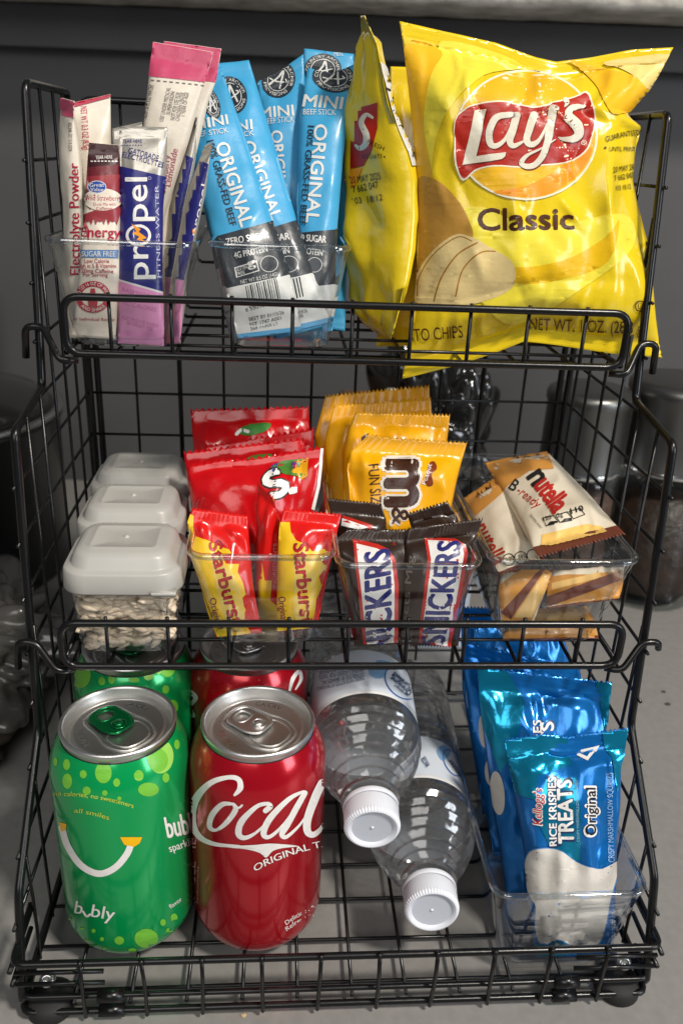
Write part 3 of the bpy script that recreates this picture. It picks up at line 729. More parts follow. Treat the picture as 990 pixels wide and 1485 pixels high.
tub('middle of the three grey lidded tubs', -.1135, .3535, .0510, False)
tub('rearmost grey lidded tub against the back wires', -.1170, .4060, .0510, False)

# ================================================================== wrappers on the top shelf: chip bags
YB = film('#DFC21C', .22, 0, .4); BROWN = ink('#4A2508'); BLK = ink('#1B1A16'); CREAM = ink('#E6DFC4'); GOLD = ink('#E4B01C'); ORNG = ink('#EE9416'); LYEL = ink('#E6D440', .26); BRED = ink('#A8200F'); DRED = ink('#6E1208'); LET = ink('#D9D2BE')
POT = ink('#B98A3A'); SLICE = ink('#DCC488'); SLIN = ink('#A9772B'); CHIP = ink('#E2C878')
TRI = clear('x', (1, 1, 1))
_r = random.Random(11)
BAGL = [(579, 30), (584, 60), (590, 110), (598, 180), (603, 260), (605, 330), (604, 400), (600, 450), (592, 492), (583, 549)]
BAGR = [(976, 68), (962, 95), (940, 130), (908, 166), (916, 176), (929, 186), (921, 212), (917, 262), (926, 305), (937, 350), (946, 410), (950, 460), (955, 500), (959, 518)]
bag = Pack(BAGL, BAGR, (.412, .412, .386, .386), .024, .016, (.055, .05), .0018, .026, 3, ('h', .0031, .0007),
           top=[(0, 0), (.15, 8), (.35, 18), (.5, 34), (.57, 38), (.7, 26), (.85, 9), (1, 0)], bot=[(0, 0), (.2, -12), (.35, -26), (.47, -40), (.6, -30), (.8, -12), (1, 0)], pw=.6,
           creases=[(.55, .05, .50, .20, .0035, .006), (.47, .1, .44, .3, -.002, .005), (.75, .24, 1.0, .30, -.0040, .006), (.78, .21, 1.0, .26, .0030, .005), (.85, .34, .80, .55, .0030, .006), (.80, .52, .93, .85, .0032, .008), (.90, .45, .99, .75, -.0030, .007),
                    (.10, .18, .16, .42, .0028, .006), (.05, .48, .02, .75, -.003, .007), (.1, .80, .85, .76, -.0045, .011), (.12, .86, .5, .83, .0020, .007), (.5, .84, .95, .88, .0015, .007), (.70, .30, .62, .48, -.0018, .004), (.62, .36, .67, .44, .0022, .003), (.3, .62, .45, .8, .0022, .008), (.25, .1, .2, .2, .0022, .005)]+[(_r.uniform(.05, .9), _r.uniform(.08, .8), 0, 0, _r.choice((-1, 1))*_r.uniform(.0010, .0024), _r.uniform(.0020, .0040)) for _ in range(30)])
bag.cr = [(a, b, a+_r.uniform(-.08, .08), b+_r.uniform(.03, .14), e, f_) if c == 0 and d == 0 else (a, b, c, d, e, f_) for a, b, c, d, e, f_ in bag.cr]; bag.g = 4.
cgp = 'yellow potato chip bags'
bagT = pack_thing('chip_bag', 'big yellow potato chip bag with red banner logo facing the front', 'chip bag', cgp, bag, YB)
def c6(p): return [(500+a/2.02, 280+b/2.02) for a, b in p]
def c5(p): return [(500+a/2.02, b/2.02) for a, b in p]
def c7(p): return [(660+a/4.5, 120+b/4.5) for a, b in p]
laysL = [PG(c7([(122, 182), (165, 174), (205, 170), (185, 270), (165, 370), (140, 478), (230, 464), (328, 453), (322, 480), (300, 497), (230, 510), (45, 535), (80, 400), (105, 290)]), 0),
         ST(c7([(400, 205), (330, 208), (262, 232), (222, 320), (228, 395), (262, 412), (318, 372), (362, 290), (378, 225)]), [v/4.5 for v in (22, 36, 40, 42, 40, 34, 24, 16, 14)]),
         ST(c7([(398, 215), (372, 310), (352, 380), (378, 412), (440, 385)]), [v/4.5 for v in (48, 46, 44, 34, 12)]),
         ST(c7([(508, 212), (482, 300), (462, 372), (490, 405), (545, 372), (598, 270)]), [v/4.5 for v in (50, 48, 46, 38, 22, 14)]),
         ST(c7([(640, 172), (615, 290), (590, 400), (560, 480), (510, 535), (455, 545), (428, 520), (470, 470), (560, 425), (640, 372)]), [v/4.5 for v in (50, 48, 44, 40, 38, 36, 30, 18, 12, 8)]),
         ST(c7([(712, 118), (722, 135), (705, 160)]), [v/4.5 for v in (36, 30, 6)]),
         ST(c7([(845, 160), (785, 158), (738, 185), (735, 225), (790, 285), (795, 335), (755, 365), (700, 362), (668, 350)]), [v/4.5 for v in (14, 30, 44, 56, 64, 58, 44, 26, 10)])]
sh = [(a+np.array([1.2, 1.8]), t) for a, t in laysL]
art(bagT, bag, [
    ('colour_field', LYEL, PG([(640, 60), (760, 96), (700, 110), (650, 160), (628, 230), (640, 300), (700, 300), (780, 330), (900, 310), (915, 360), (840, 420), (745, 470), (690, 430), (640, 380), (612, 330), (606, 250), (612, 140)], 5)),
    ('colour_field', GOLD, PG([(588, 62), (640, 75), (625, 110), (615, 180), (628, 260), (612, 290), (604, 230), (597, 140)], 4)),
    ('colour_field', GOLD, PG(c5([(640, 165), (700, 190), (770, 205), (850, 225), (895, 262), (850, 320), (780, 330), (740, 260), (700, 215)]), 4)),
    ('colour_field', ink('#E3B60C'), PG(c6([(420, 165), (500, 215), (640, 195), (760, 130), (800, 80), (770, 200), (640, 250), (500, 260)]), 4)),
    ('chip_picture', CHIP, PG(c5([(752, 186), (810, 172), (955, 158), (930, 205), (893, 262), (850, 226), (800, 200)]), 3)),
    ('potato_picture', POT, PG(c6([(212, -30), (255, -45), (310, -5), (355, 60), (375, 130), (320, 150), (260, 190), (215, 280), (208, 150)]), 5)),
    ('potato_picture', SLICE, PG(c6([(210, 318), (212, 245), (250, 178), (320, 122), (372, 128), (425, 158), (485, 195), (500, 240), (478, 285), (400, 318), (300, 335)]), 5)),
    ('potato_picture', SLIN, SH(ST(c6([(214, 300), (220, 245), (262, 178), (330, 128), (372, 140)]), 1.6), ST(c6([(262, 315), (285, 245), (330, 180), (388, 145)]), 2.2), ST(c6([(325, 300), (345, 225), (395, 175), (440, 170)]), 2.0))),
    ('logo_disc', CREAM, EL(762, 196, 104, 94, n=48)), ('logo_disc', GOLD, EL(762, 196, 101, 91, n=48)),
    ('logo_disc', ORNG, PG([(858, 215), (840, 250), (800, 279), (760, 286), (715, 278), (760, 270), (800, 250), (835, 225)], 4)),
    ('logo_banner', CREAM, PG(c7([(-6, 250), (55, 172), (100, 147), (200, 124), (330, 121), (500, 156), (640, 126), (780, 91), (850, 58), (890, 115), (914, 200), (904, 312), (868, 428), (785, 500), (680, 530), (560, 540), (420, 555), (250, 545), (135, 575), (55, 640), (10, 565), (-8, 450)]), 3)),
    ('logo_banner', BRED, PG(c7([(0, 250), (60, 180), (100, 155), (200, 133), (330, 130), (500, 165), (640, 135), (780, 100), (845, 70), (880, 120), (905, 200), (895, 310), (860, 420), (780, 490), (680, 520), (560, 530), (420, 545), (250, 535), (130, 565), (60, 622), (20, 560), (0, 450)]), 3)),
    *[('script_lettering', DRED, q) for q in sh], *[('script_lettering', LET, q) for q in laysL],
    ('lettering', CREAM, SH(RG(*c7([(830, 390)])[0], 3.6, 3.6, .8), T('R', c7([(824, 399)])[0], c7([(838, 397)])[0], 3.6))),
    ('lettering', BROWN, T('Classic', (693, 333.5), (831, 332), 31, .03)),
    ('lettering', BROWN, SH(T('POTATO CHIPS', (560, 498), (671, 488), 17.5, 0), T('NET WT. 1 OZ. (28.3 g)', (767, 477), (934, 483), 17.5, 0), RG(927, 443, 8, 8, 1.6), T('U', (923.5, 447.5), (930.5, 447.5), 8, .01))),
    ('lettering', BLK, SH(T('GUARANTEED FRESH', (878, 206), (950, 193), 8, .01, 0, -3), T('UNTIL PRINTED DATE', (883, 219), (946, 219), 6.5, .01), EL(877, 214, 1.6, 1.6), T('20 MAY 2025', (888, 250), (924, 244), 8, .01, .2), T('7 662 047', (890, 262), (918, 257), 8, .01), T('103 18:12', (892, 276), (914, 273), 7)))], 6)
# second bag seen from its side
bag2 = Pack([(525, 22), (525, 60), (523, 110), (515, 140), (506, 180), (502, 250), (507, 300), (514, 345), (514, 400), (516, 450), (526, 468), (548, 484)],
            [(528, 22), (546, 62), (556, 120), (562, 150), (576, 188), (588, 220), (597, 262), (597, 320), (588, 400), (578, 450), (570, 482), (566, 492)],
            (.445, .410, .415, .380), .008, .009, (.05, .045), .0024, .024, 8, ('h', .0031, .0003), creases=[(.2, .62, .5, .8, .004, .008), (.55, .68, .7, .95, -.004, .006), (.2, .55, .1, .9, .003, .006), (.3, .55, .75, .66, -.003, .005), (.6, .3, .9, .5, .003, .006)])
b2T = pack_thing('chip_bag', 'yellow chip bag turned sideways between the meat sticks and the large bag', 'chip bag', cgp, bag2, YB)
art(b2T, bag2, [('logo_banner', BRED, PG([(503, 160), (520, 156), (548, 148), (548, 185), (540, 215), (528, 240), (500, 246), (500, 200)], 0)), ('logo_disc', ORNG, PG([(500, 246), (526, 243), (516, 270), (500, 275)], 0)),
    ('script_lettering', LET, ST([(541, 170), (532, 166), (525, 178), (532, 195), (531, 208), (523, 214), (517, 210)], [4, 6, 8, 9, 9, 7, 4])),
    ('lettering', BLK, SH(T('FRESH', (533, 207), (556, 218), 6, .01), T('ED DATE', (527, 229), (555, 229), 6, .01), EL(558, 227, 1.3, 1.3), T('20 MAY 2025', (510, 266), (553, 259), 10, .01), T('7 662 047', (513, 279), (550, 272), 10, .01), T('103  18:12', (512, 296), (556, 290), 9, 0)))], 5)
bk = bag2.back()
art(b2T, bk, [('facts_panel', ink('#C9C7BE'), PG([(549, 88), (558, 95), (570, 118), (585, 150), (592, 178), (600, 215), (602, 240), (597, 240), (588, 215), (578, 190), (566, 155), (558, 120)], 0)),
    ('facts_lines', BLK, SH(PG([(559, 127), (576, 125), (578, 131), (560, 133)]), PG([(567, 160), (586, 153), (587, 155), (568, 162)]), PG([(574, 173), (592, 167), (592, 168), (574, 174)]), PG([(577, 182), (594, 177), (594, 178), (577, 183)]), T('160', (570, 148), (584, 148), 9, .02), T('2g', (582, 165), (590, 163), 5), T('15', (582, 186), (590, 190), 6), T('8 servings', (560, 120), (572, 118), 4)))], 5)
bag3 = Pack([(566, 96), (562, 200), (556, 350), (548, 470), (545, 502)], [(880, 105), (890, 250), (880, 400), (850, 470), (845, 500)], (.446, .446, .42, .42), .012, .012, (.06, .06), .0008, .03, 5, ('h', .0031, .00035))
pack_thing('chip_bag', 'yellow chip bag almost hidden behind the large one, its bottom seal poking out', 'chip bag', cgp, bag3, YB)

# ================================================================== drink mix sticks
WFILM = film('#DCD3C4', .38, 0, .15); PINKT = ink('#C2476A'); CRIM = ink('#A81238'); GREYT = ink('#6A625C'); SILV = film('#B9B4AA', .33, .55, .1); NAVY = ink('#23246F'); LPINK = ink('#D68CB8'); DKMAR = ink('#3A171B')
gs = 'drink mix sticks in the top shelf bin'
def stick(name, label, L, R, Y, m, D=.0042, wr=.0005, seal=(.05, .04), seed=1, **k):
    k.setdefault('ribs', ('h', .0024, .0002)); P = Pack(L, R, Y, D, D, seal, wr, .012, seed, **k)
    return P, pack_thing(name, label, 'drink mix', gs, P, m)
P, t = stick('drink_mix_stick', 'tall white stick pack with pink top, the farther of two leaning back', [(238, 59), (150, 480)], [(321, 70), (313, 117), (302, 147), (284, 225), (225, 485)], (.420, .414, .39, .39), WFILM, seed=2)
art(t, P, [('colour_band', PINKT, PG([(236, 57), (324, 67), (315, 119), (226, 110)]))], 6)
P, t = stick('drink_mix_stick', 'tall white stick pack with pink top, printed with grey directions, the nearer one', [(222, 60), (216, 110), (207, 190), (125, 480)], [(310, 75), (297, 118), (275, 200), (240, 310), (208, 490)], (.410, .404, .385, .385), WFILM, seed=3)
art(t, P, [('colour_band', PINKT, PG([(219, 57), (313, 72), (298, 119), (215, 110)])), ('tear_line', GREYT, SH(*[PG([(219+9*k, 115+k*.9), (224+9*k, 115.5+k*.9), (224+9*k, 117+k*.9), (219+9*k, 116.5+k*.9)]) for k in range(9)])),
    ('lettering', GREYT, SH(T('ADD 16 FL OZ WATER', (213, 172), (224, 123), 7, .01), T('USE UNDER MEDICAL', (237, 176), (248, 127), 6), T('SUPERVISION', (247, 166), (254, 133), 6), T('NOT FOR USE FOR', (253, 174), (262, 134), 6), T('CHILDREN UNDER', (260, 175), (268, 134), 6), T('1 YEAR OF AGE', (268, 168), (274, 134), 6))),
    ('lettering', ink('#B5586E'), SH(T('Lemonade', (247, 270), (258, 216), 9, .01), T('Strawberry', (240, 280), (247, 225), 8)))], 6)
P, t = stick('drink_mix_stick', 'slim white stick with crimson letters running up its side', [(89, 141), (88, 167), (95, 290), (100, 470), (101, 490)], [(108, 146), (106, 170), (119, 290), (126, 470), (128, 490)], (.405, .390, .390, .376), WFILM, seed=4)
art(t, P, [('colour_band', PINKT, PG([(86, 136), (112, 143), (106, 170), (86, 167)])), ('lettering', CRIM, T('Electrolyte Powder', (116, 398), (114, 236), 14, .015)), ('lettering', GREYT, T('ADD 8 FL OZ WATER', (105, 219), (105, 177), 5))], 6)
P, t = stick('drink_mix_stick', 'white stick with a net weight line in pink, behind the dark red one', [(103, 149), (112, 250), (128, 480)], [(160, 136), (161, 205), (182, 480)], (.412, .415, .385, .388), WFILM, seed=5)
art(t, P, [('colour_band', CRIM, PG([(100, 145), (162, 133), (160, 141), (105, 156)])), ('lettering', ink('#C23A56'), T('NET WT 0.3 OZ (8.5g)', (117, 154), (121, 217), 9, 0))], 6)
P, t = stick('drink_mix_stick', 'silver-topped stick corner peeking up behind the navy blue stick', [(163, 186), (168, 480)], [(206, 176), (215, 480)], (.400, .400, .382, .382), SILV, seed=6)
P, t = stick('drink_mix_stick', 'short stick pack with maroon top and red energy lettering', [(129, 206), (127, 250), (121, 320), (114, 400), (104, 488)], [(173, 210), (174, 300), (175, 400), (168, 483), (168, 492)], (.386, .386, .3715, .3715), film('#E2D6C6', .35, 0, .2), seed=7, ribs=('h', .0028, .0002), )
art(t, P, [('colour_band', DKMAR, PG([(126, 203), (176, 207), (176, 242), (125, 246)])), ('colour_band', ink('#6B2129'), PG([(125, 243), (176, 238), (176, 256), (124, 258)])), ('colour_band', ink('#93333A'), PG([(123, 256), (177, 252), (177, 300), (165, 302), (150, 306), (135, 300), (118, 296)], 0)),
    ('colour_band', ink('#93333A'), PG([(118, 312)]+[(118+i*3, (322 if i % 2 else 316)+(4 if i % 3 else 0)) for i in range(19)]+[(177, 296), (150, 300)])),
    ('colour_band', ink('#E2D6C6'), EL(149, 289, 27, 16)), ('logo_badge', ink('#D9DCE4'), EL(141, 271, 13, 9)), ('logo_badge', ink('#2A4F9E'), EL(141, 271, 12, 8)), ('lettering', WHITE, SH(T('Great', (131, 271), (151, 270), 5, .01), T('Value', (132, 277), (150, 277), 5, .01), )),
    ('lettering', WHITE, SH(T('TEAR HERE', (139, 231), (163, 230), 5, .01), *[PG([(132+5*k, 233), (135+5*k, 233), (135+5*k, 234.5), (132+5*k, 234.5)]) for k in range(8)])),
    ('lettering', CRIM, SH(T('Wild Strawberry', (124, 290), (175, 291), 7.5, .005), T('Drink Mix with', (136, 298), (167, 298), 4.5), T('Caffeine', (140, 304), (162, 304), 4.5), T('Energy', (118, 343), (174, 344), 15, .02))),
    ('label_print', ink('#5E84B4'), PG([(117, 362), (172, 362), (171, 374), (116, 373)])), ('lettering', WHITE, T('SUGAR FREE', (119, 371.5), (167, 371.5), 7.5, .01)),
    ('lettering', CRIM, SH(T('Low Calorie', (123, 381), (158, 381), 6), T('High in 5 B Vitamins', (113, 388), (168, 388), 6), T('120mg Caffeine', (116, 395), (164, 396), 6), T('Per Serving', (121, 400.5), (156, 401), 5.5), T('for Individual Resale', (104, 464), (166, 465), 4.5))),
    ('logo_badge', ink('#B03440'), RG(135, 430, 25, 23, 8)), ('lettering', WHITE, SH(TC('ADD TO 16 OZ OF WATER', (135, 430), 18.5, -100, 100, 5, .005, .92), TC('AND SHAKE', (135, 430), 23, 230, 130, 5, .005, .92))),
    ('logo_badge', ink('#B03440'), PG([(132, 418), (138, 418), (139, 426), (142, 436), (141, 444), (129, 444), (128, 436), (131, 426)]))], 6)
PR = 'navy blue drink stick with silver top and tall white letters facing the front'
P, t = stick('drink_mix_stick', PR, [(173, 182), (174, 240), (176, 300), (173, 400), (171, 498)], [(243, 184), (241, 250), (236, 300), (235, 400), (238, 502)], (.388, .388, .3705, .3705), SILV, seed=9)
propel = [('colour_band', NAVY, PG([(172, 240), (245, 257), (240, 300), (236, 350), (238, 425), (168, 404), (174, 300)], 0)), ('colour_band', ink('#D8D4D2'), PG([(168, 403), (240, 424), (240, 427), (168, 406)])), ('colour_band', LPINK, PG([(168, 406), (240, 427), (242, 506), (168, 502)]))]
art(t, P, propel+[('lettering', NAVY, SH(T('GATORADE', (186, 221), (229, 233), 8, .01), T('ELECTROLYTES', (177, 227), (236, 243), 8, .01), T('TEAR HERE', (178, 207), (206, 207), 5), *[PG([(176+4*k, 210), (178+4*k, 210), (178+4*k, 211), (176+4*k, 211)]) for k in range(8)])),
    ('lettering', WHITE, T('propel', (215, 404), (213, 257), 31, .012)), ('lettering', NAVY, EL(201, 341, 17, 12, 15)), ('bolt_print', WHITE, RG(201, 341, 18, 16, 4)),
    ('bolt_print', ORNG, PG([(191, 324), (204, 332), (201, 336), (213, 345), (206, 347), (214, 352), (198, 347), (202, 343), (192, 338), (198, 335)])),
    ('lettering', ink('#B9B7D6'), SH(T('FITNESS WATER', (232, 402), (229, 268), 5), RG(217, 258, 2.4, 2.4, .6))),
    ('lettering', ink('#B25F92'), SH(T('RASPBERRY', (177, 422), (222, 434), 6), T('NO CALORIES', (178, 441), (226, 452), 6), T('ELECTROLYTE WATER', (177, 462), (229, 475), 5), T('BEVERAGE MIX', (184, 470), (221, 479), 5)))], 6)
P, t = stick('drink_mix_stick', 'navy blue drink stick seen edge-on right beside the front-facing one', [(277, 172), (267, 227), (248, 300), (236, 400), (236, 500)], [(286, 169), (281, 228), (266, 300), (249, 400), (250, 502)], (.408, .400, .392, .384), SILV, .003, .0002, seed=10)
art(t, P, [('colour_band', NAVY, PG([(268, 224), (283, 230), (268, 300), (250, 402), (232, 400), (246, 300)])), ('colour_band', LPINK, PG([(232, 401), (250, 403), (252, 506), (232, 504)]))], 6)
P, t = stick('drink_mix_stick', 'navy blue drink stick seen edge-on and leaning towards the meat sticks', [(297, 211), (286, 240), (267, 310), (252, 400), (243, 500)], [(308, 205), (302, 240), (289, 310), (268, 400), (262, 498)], (.392, .382, .380, .3715), SILV, .003, .0002, seed=11)
art(t, P, [('colour_band', NAVY, PG([(288, 232), (304, 238), (290, 310), (269, 406), (250, 402), (266, 310)])), ('colour_band', LPINK, PG([(249, 404), (268, 407), (265, 504), (240, 504)])), ('lettering', WHITE, T('propel', (285, 342), (301, 268), 9, .01)), ('bolt_print', ORNG, EL(282, 335, 3, 4))], 6)

# ================================================================== blue meat sticks
BLU = film('#3E9BC9', .42, 0, .12); SLATE = ink('#2B3138'); OFFW = ink('#D5D5D1'); SKY = ink('#4D9FCF')
def meat(label, L, R, Y, d0, w0, w1, texts, emblem, seed, top=None, extra=()):
    P = Pack(L, R, Y, .0058, .005, (.06, .04), .0010, .017, seed, ('h', .0024, .0002), top=top)
    t = pack_thing('meat_stick', label, 'meat stick', 'blue meat sticks in a clear bin', P, BLU)
    it = []
    if d0: it += [('colour_band', SLATE, PG([d0[0], d0[1], (w0[1][0]+6, w0[1][1]), (w0[0][0]-6, w0[0][1])])), ('colour_band', OFFW, PG([(w0[0][0]-6, w0[0][1]), (w0[1][0]+6, w0[1][1]), (w1[1][0]+8, w1[1][1]), (w1[0][0]-8, w1[0][1])])), ('colour_band', SKY, PG([(w1[0][0]-8, w1[0][1]), (w1[1][0]+8, w1[1][1]), (w1[1][0]+8, w1[1][1]+7), (w1[0][0]-8, w1[0][1]+8)]))]
    if emblem:
        cx_, cy_, rx, ry, rot = emblem; c, s = math.cos(rad(rot)), math.sin(rad(rot))
        def q(pts): return [(cx_+(a*c*rx-b*s*ry), cy_+(a*s*rx+b*c*ry)) for a, b in pts]
        it += [('emblem', SLATE, EL(cx_, cy_, rx, ry, rot, 32)), ('emblem', OFFW, SH(RG(cx_, cy_, rx*.66, ry*.66, 1.0, rot), ST(q([(-.4, .42), (-.05, -.1), (.12, -.5), (.2, .0), (.26, .42)]), 2.6), ST(q([(-.5, .12), (-.1, .15), (.5, .0), (.42, -.12)]), 1.8)))]
        v, tt = TC('COUNTRY ARCHER', (0, 0), .74, -100, 100, .17, .01); v2, t2 = TC('PROVISIONS', (0, 0), .90, 240, 120, .17, .01)
        it += [('lettering', OFFW, SH((np.array(q(v)), tt), (np.array(q(v2)), t2)))]
    it += list(texts)
    art(t, P, it, 6)
    return t
meat('blue meat stick standing at the back of its bin, only its top edge showing', [(441, 70), (430, 470)], [(513, 78), (500, 480)], (.466, .466, .410, .410), None, None, None, [('lettering', OFFW, T('PEEL', (484, 81), (498, 81), 5)), ], (468, 100, 27, 22, 0), 2)
meat('blue meat stick in the middle of its bin with a curled top', [(373, 118), (380, 200), (400, 480)], [(440, 78), (445, 180), (455, 480)], (.460, .460, .402, .402), None, None, None, [('lettering', OFFW, SH(T('MINI', (378, 171), (426, 167), 15, .03), T('BEEF STICK', (384, 180), (426, 176), 8, .01), T('ORIGINAL', (393, 190), (402, 300), 16, .025)))], (404, 115, 24, 27, 20), 3, top=[(0, 0), (.4, 4), (1, 0)])
meat('upright blue meat stick nearest the sideways chip bag', [(446, 98), (434, 170), (430, 290), (436, 480)], [(527, 86), (509, 150), (497, 230), (489, 330), (482, 480)], (.448, .442, .386, .386), [(428, 338), (492, 332)], [(434, 418), (485, 411)], [(436, 462), (484, 458)],
     [('lettering', OFFW, SH(T('MINI', (439, 154), (495, 158), 17, .03, .1), T('BEEF STICK', (440, 166), (487, 167), 8, .01), T('ORIGINAL', (457, 180), (444, 322), 18, .025), T('ZERO SUGAR', (419, 348), (472, 352), 10, .02), T('8G PROTEIN', (424, 366), (467, 371), 9, .02), RG(456, 384, 11, 11, .8))), ('lettering', SLATE, T('100% GRASS-FED BEEF', (447, 182), (434, 326), 9, .015)), ], (484, 112, 31, 22, 8), 4, top=[(0, 0), (.25, 8), (.5, 14), (1, 0)])
meat('blue meat stick leaning, half covered by the front one', [(286, 95), (330, 250), (370, 400), (398, 492)], [(361, 87), (395, 200), (432, 325), (457, 400), (480, 470)], (.450, .450, .381, .381), [(360, 340), (440, 316)], [(390, 412), (462, 392)], [(400, 480), (482, 458)],
     [('lettering', OFFW, SH(T('MINI', (320, 192), (366, 187), 14, .03), T('BEEF STICK', (318, 203), (368, 196), 7.5, .01), T('ORIGINAL', (352, 208), (394, 320), 16, .025), T('ZERO SUGAR', (352, 357), (420, 347), 10, .02), T('8G PROTEIN', (366, 375), (420, 367), 9, .02), RG(419, 383, 13, 12, .8))), ('tag_print', BLK, SH(*[PG([(424+4.3*k, 404-1.1*k), (426+4.3*k, 403.5-1.1*k), (432+4.3*k, 432-1.1*k), (430+4.3*k, 432.5-1.1*k)]) for k in range(3)])), ('lettering', BLK, SH(T('1/19/26', (432, 456), (446, 452), 5), T('26', (433, 461), (440, 459), 5)))], (335, 138, 23, 28, -20), 5)
meat('blue meat stick leaning in front, nearest the drink mix bin', [(242, 112), (283, 250), (305, 344), (328, 419), (345, 492)], [(320, 97), (360, 210), (395, 321), (419, 397), (438, 480)], (.442, .442, .3725, .3725), [(298, 347), (403, 318)], [(326, 420), (424, 396)], [(342, 486), (440, 472)],
     [('lettering', OFFW, SH(T('MINI', (283, 188), (331, 180), 14, .03), T('BEEF STICK', (280, 200), (331, 192), 7.5, .01), T('ORIGINAL', (312, 210), (350, 330), 19, .025), T('ZERO SUGAR', (329, 356), (390, 345), 10, .02), T('4G PROTEIN', (341, 375), (388, 365), 9, .02), RG(390, 383, 13, 12, .9), PG([(340, 388), (372, 378), (376, 393), (343, 403)], 0, [[(341.5, 389), (371, 380), (374.5, 392), (344.5, 401.5)]]), T('GLUTEN', (342, 394), (360, 389), 5), T('FREE', (344, 400), (356, 397), 5), T('g', (360, 388), (370, 385), 12, .03), T('NET WT 0.5 OZ (14G)', (350, 412), (403, 400), 5.5, .01))),
      ('lettering', SLATE, T('100% GRASS-FED BEEF', (300, 205), (334, 328), 10, .015)),
      ('barcode', BLK, SH(*[PG([(356+3.1*k, 415-.85*k), (356+3.1*k+wd, 414.7-.85*k), (362+3.1*k+wd, 446-.85*k), (362+3.1*k, 446.3-.85*k)]) for k, wd in enumerate([1.2, .8, 2, 1, .8, 1.8, 1.2, 1, 2, .8, 1.5, 1, .8, 1.8, 1])])),
      ('lettering', BLK, SH(T('8 55016 00', (357, 452), (395, 441), 5), T('BEST BY 01/15/26', (362, 465), (412, 455), 5), T('EST 1747 A001', (363, 473), (408, 463), 5), T('368 PARIS LT', (364, 480), (404, 471), 5)))], (306, 150, 12, 24, -20), 6)

# ================================================================== candy on the middle shelf
RSK = film('#C20A12', .25, 0, .3); RST = film('#D01512', .24, 0, .3); YST = ink('#EFC21C'); YMM = film('#E9A608', .33, 0, .3); BRN = film('#2A1A12', .34, 0, .25); BBRN = ink('#3C1F12')
gk = 'red fruit candy bags behind the chews'; 
def candy(name, label, cat, group, L, R, Y, m, D=.005, seal=(.09, .08), wr=.0014, lam=.014, seed=1, ribs=('v', .0016, .0002), teeth=22, items=(), seal_mat=None, tp=3.2, **k):
    P = Pack(L, R, Y, D, D, seal, wr, lam, seed, ribs, **k)
    P.g = 3. if name == 'wafer_bar' else 5.
    t = pack_thing(name, label, cat, group, P, m, teeth, seal_mat, tooth_px=tp)
    art(t, P, list(items), 6)
    return t
RAIN = [('rainbow_print', ink('#3E7D33'), 0), ('rainbow_print', ink('#E2A21A'), 1)]
candy('candy_bag', 'red candy bag at the very back, standing tallest of its bin', 'candy bag', gk, [(276, 594), (280, 640), (292, 800)], [(447, 590), (450, 640), (448, 800)], (.430, .430, .400, .400), RSK, .006, tp=5, teeth=19, seed=1, items=[('rainbow_print', ink('#3E7D33'), PG([(345, 624), (362, 616), (392, 614), (384, 626), (355, 632)], 3)), ('logo_print', WHITE, ST([(343, 630), (350, 624), (360, 626)], 5))], creases=[(.0, .15, .2, .3, .003, .005), (.2, .1, .6, .25, -.002, .006)])
candy('candy_bag', 'red candy bag second from the back with a zigzag torn top', 'candy bag', gk, [(296, 648), (300, 800)], [(455, 621), (452, 800)], (.415, .415, .388, .388), RSK, .006, tp=5, teeth=19, seed=2, creases=[(.3, .1, .6, .3, .003, .006), (.6, .05, .9, .2, -.003, .006)])
candy('candy_bag', 'red candy bag just behind the foremost red one', 'candy bag', gk, [(266, 656), (272, 700), (288, 800)], [(440, 636), (446, 700), (448, 800)], (.400, .400, .375, .375), RSK, .006, tp=5, teeth=19, seed=3, items=[('rainbow_print', ink('#3E7D33'), PG([(358, 666), (374, 660), (395, 660), (380, 670)], 3))])
candy('candy_bag', 'foremost red candy bag with a white letter and rainbow print', 'candy bag', gk, [(271, 676), (278, 730), (290, 820)], [(470, 648), (465, 700), (455, 745), (450, 820)], (.385, .380, .360, .355), RSK, .007, tp=5, teeth=19, seed=4, top=[(0, 0), (.25, -2), (.45, 2), (1, 0)], creases=[(.55, .3, .8, .65, .004, .007), (.5, .35, .4, .9, -.003, .007), (.1, .2, .3, .5, .002, .008)],
    items=[('edge_stripe', WHITE, PG([(465, 650), (469, 650), (463, 705), (455, 740), (451, 738), (459, 705)])), ('rainbow_print', ink('#4A7F32'), PG([(393, 678), (410, 668), (446, 664), (444, 694), (428, 690), (412, 688)], 0)), ('rainbow_print', ink('#E0A016'), PG([(432, 666), (447, 664), (446, 690), (437, 696), (424, 684)])), ('rainbow_print', ink('#3A3A8C'), PG([(388, 692), (394, 676), (404, 670), (398, 684)])), ('candy_print', ink('#B81A2A'), SH(EL(407, 674, 3.5), EL(442, 668, 3.5))), ('candy_print', ink('#55307A'), EL(427, 675, 4)), ('candy_print', ink('#4E8C2C'), EL(435, 690, 4)),
           ('logo_outline', BLK, T('S', (398, 724), (421, 709), 36, .105)), ('logo_print', WHITE, T('S', (398, 724), (421, 709), 36, .055)), ('logo_print', WHITE, PG([(416, 711), (424, 706), (430, 706), (430, 714), (420, 717)]))])
gb = 'red and yellow chew packs'
SBO = ink('#D9C07A')
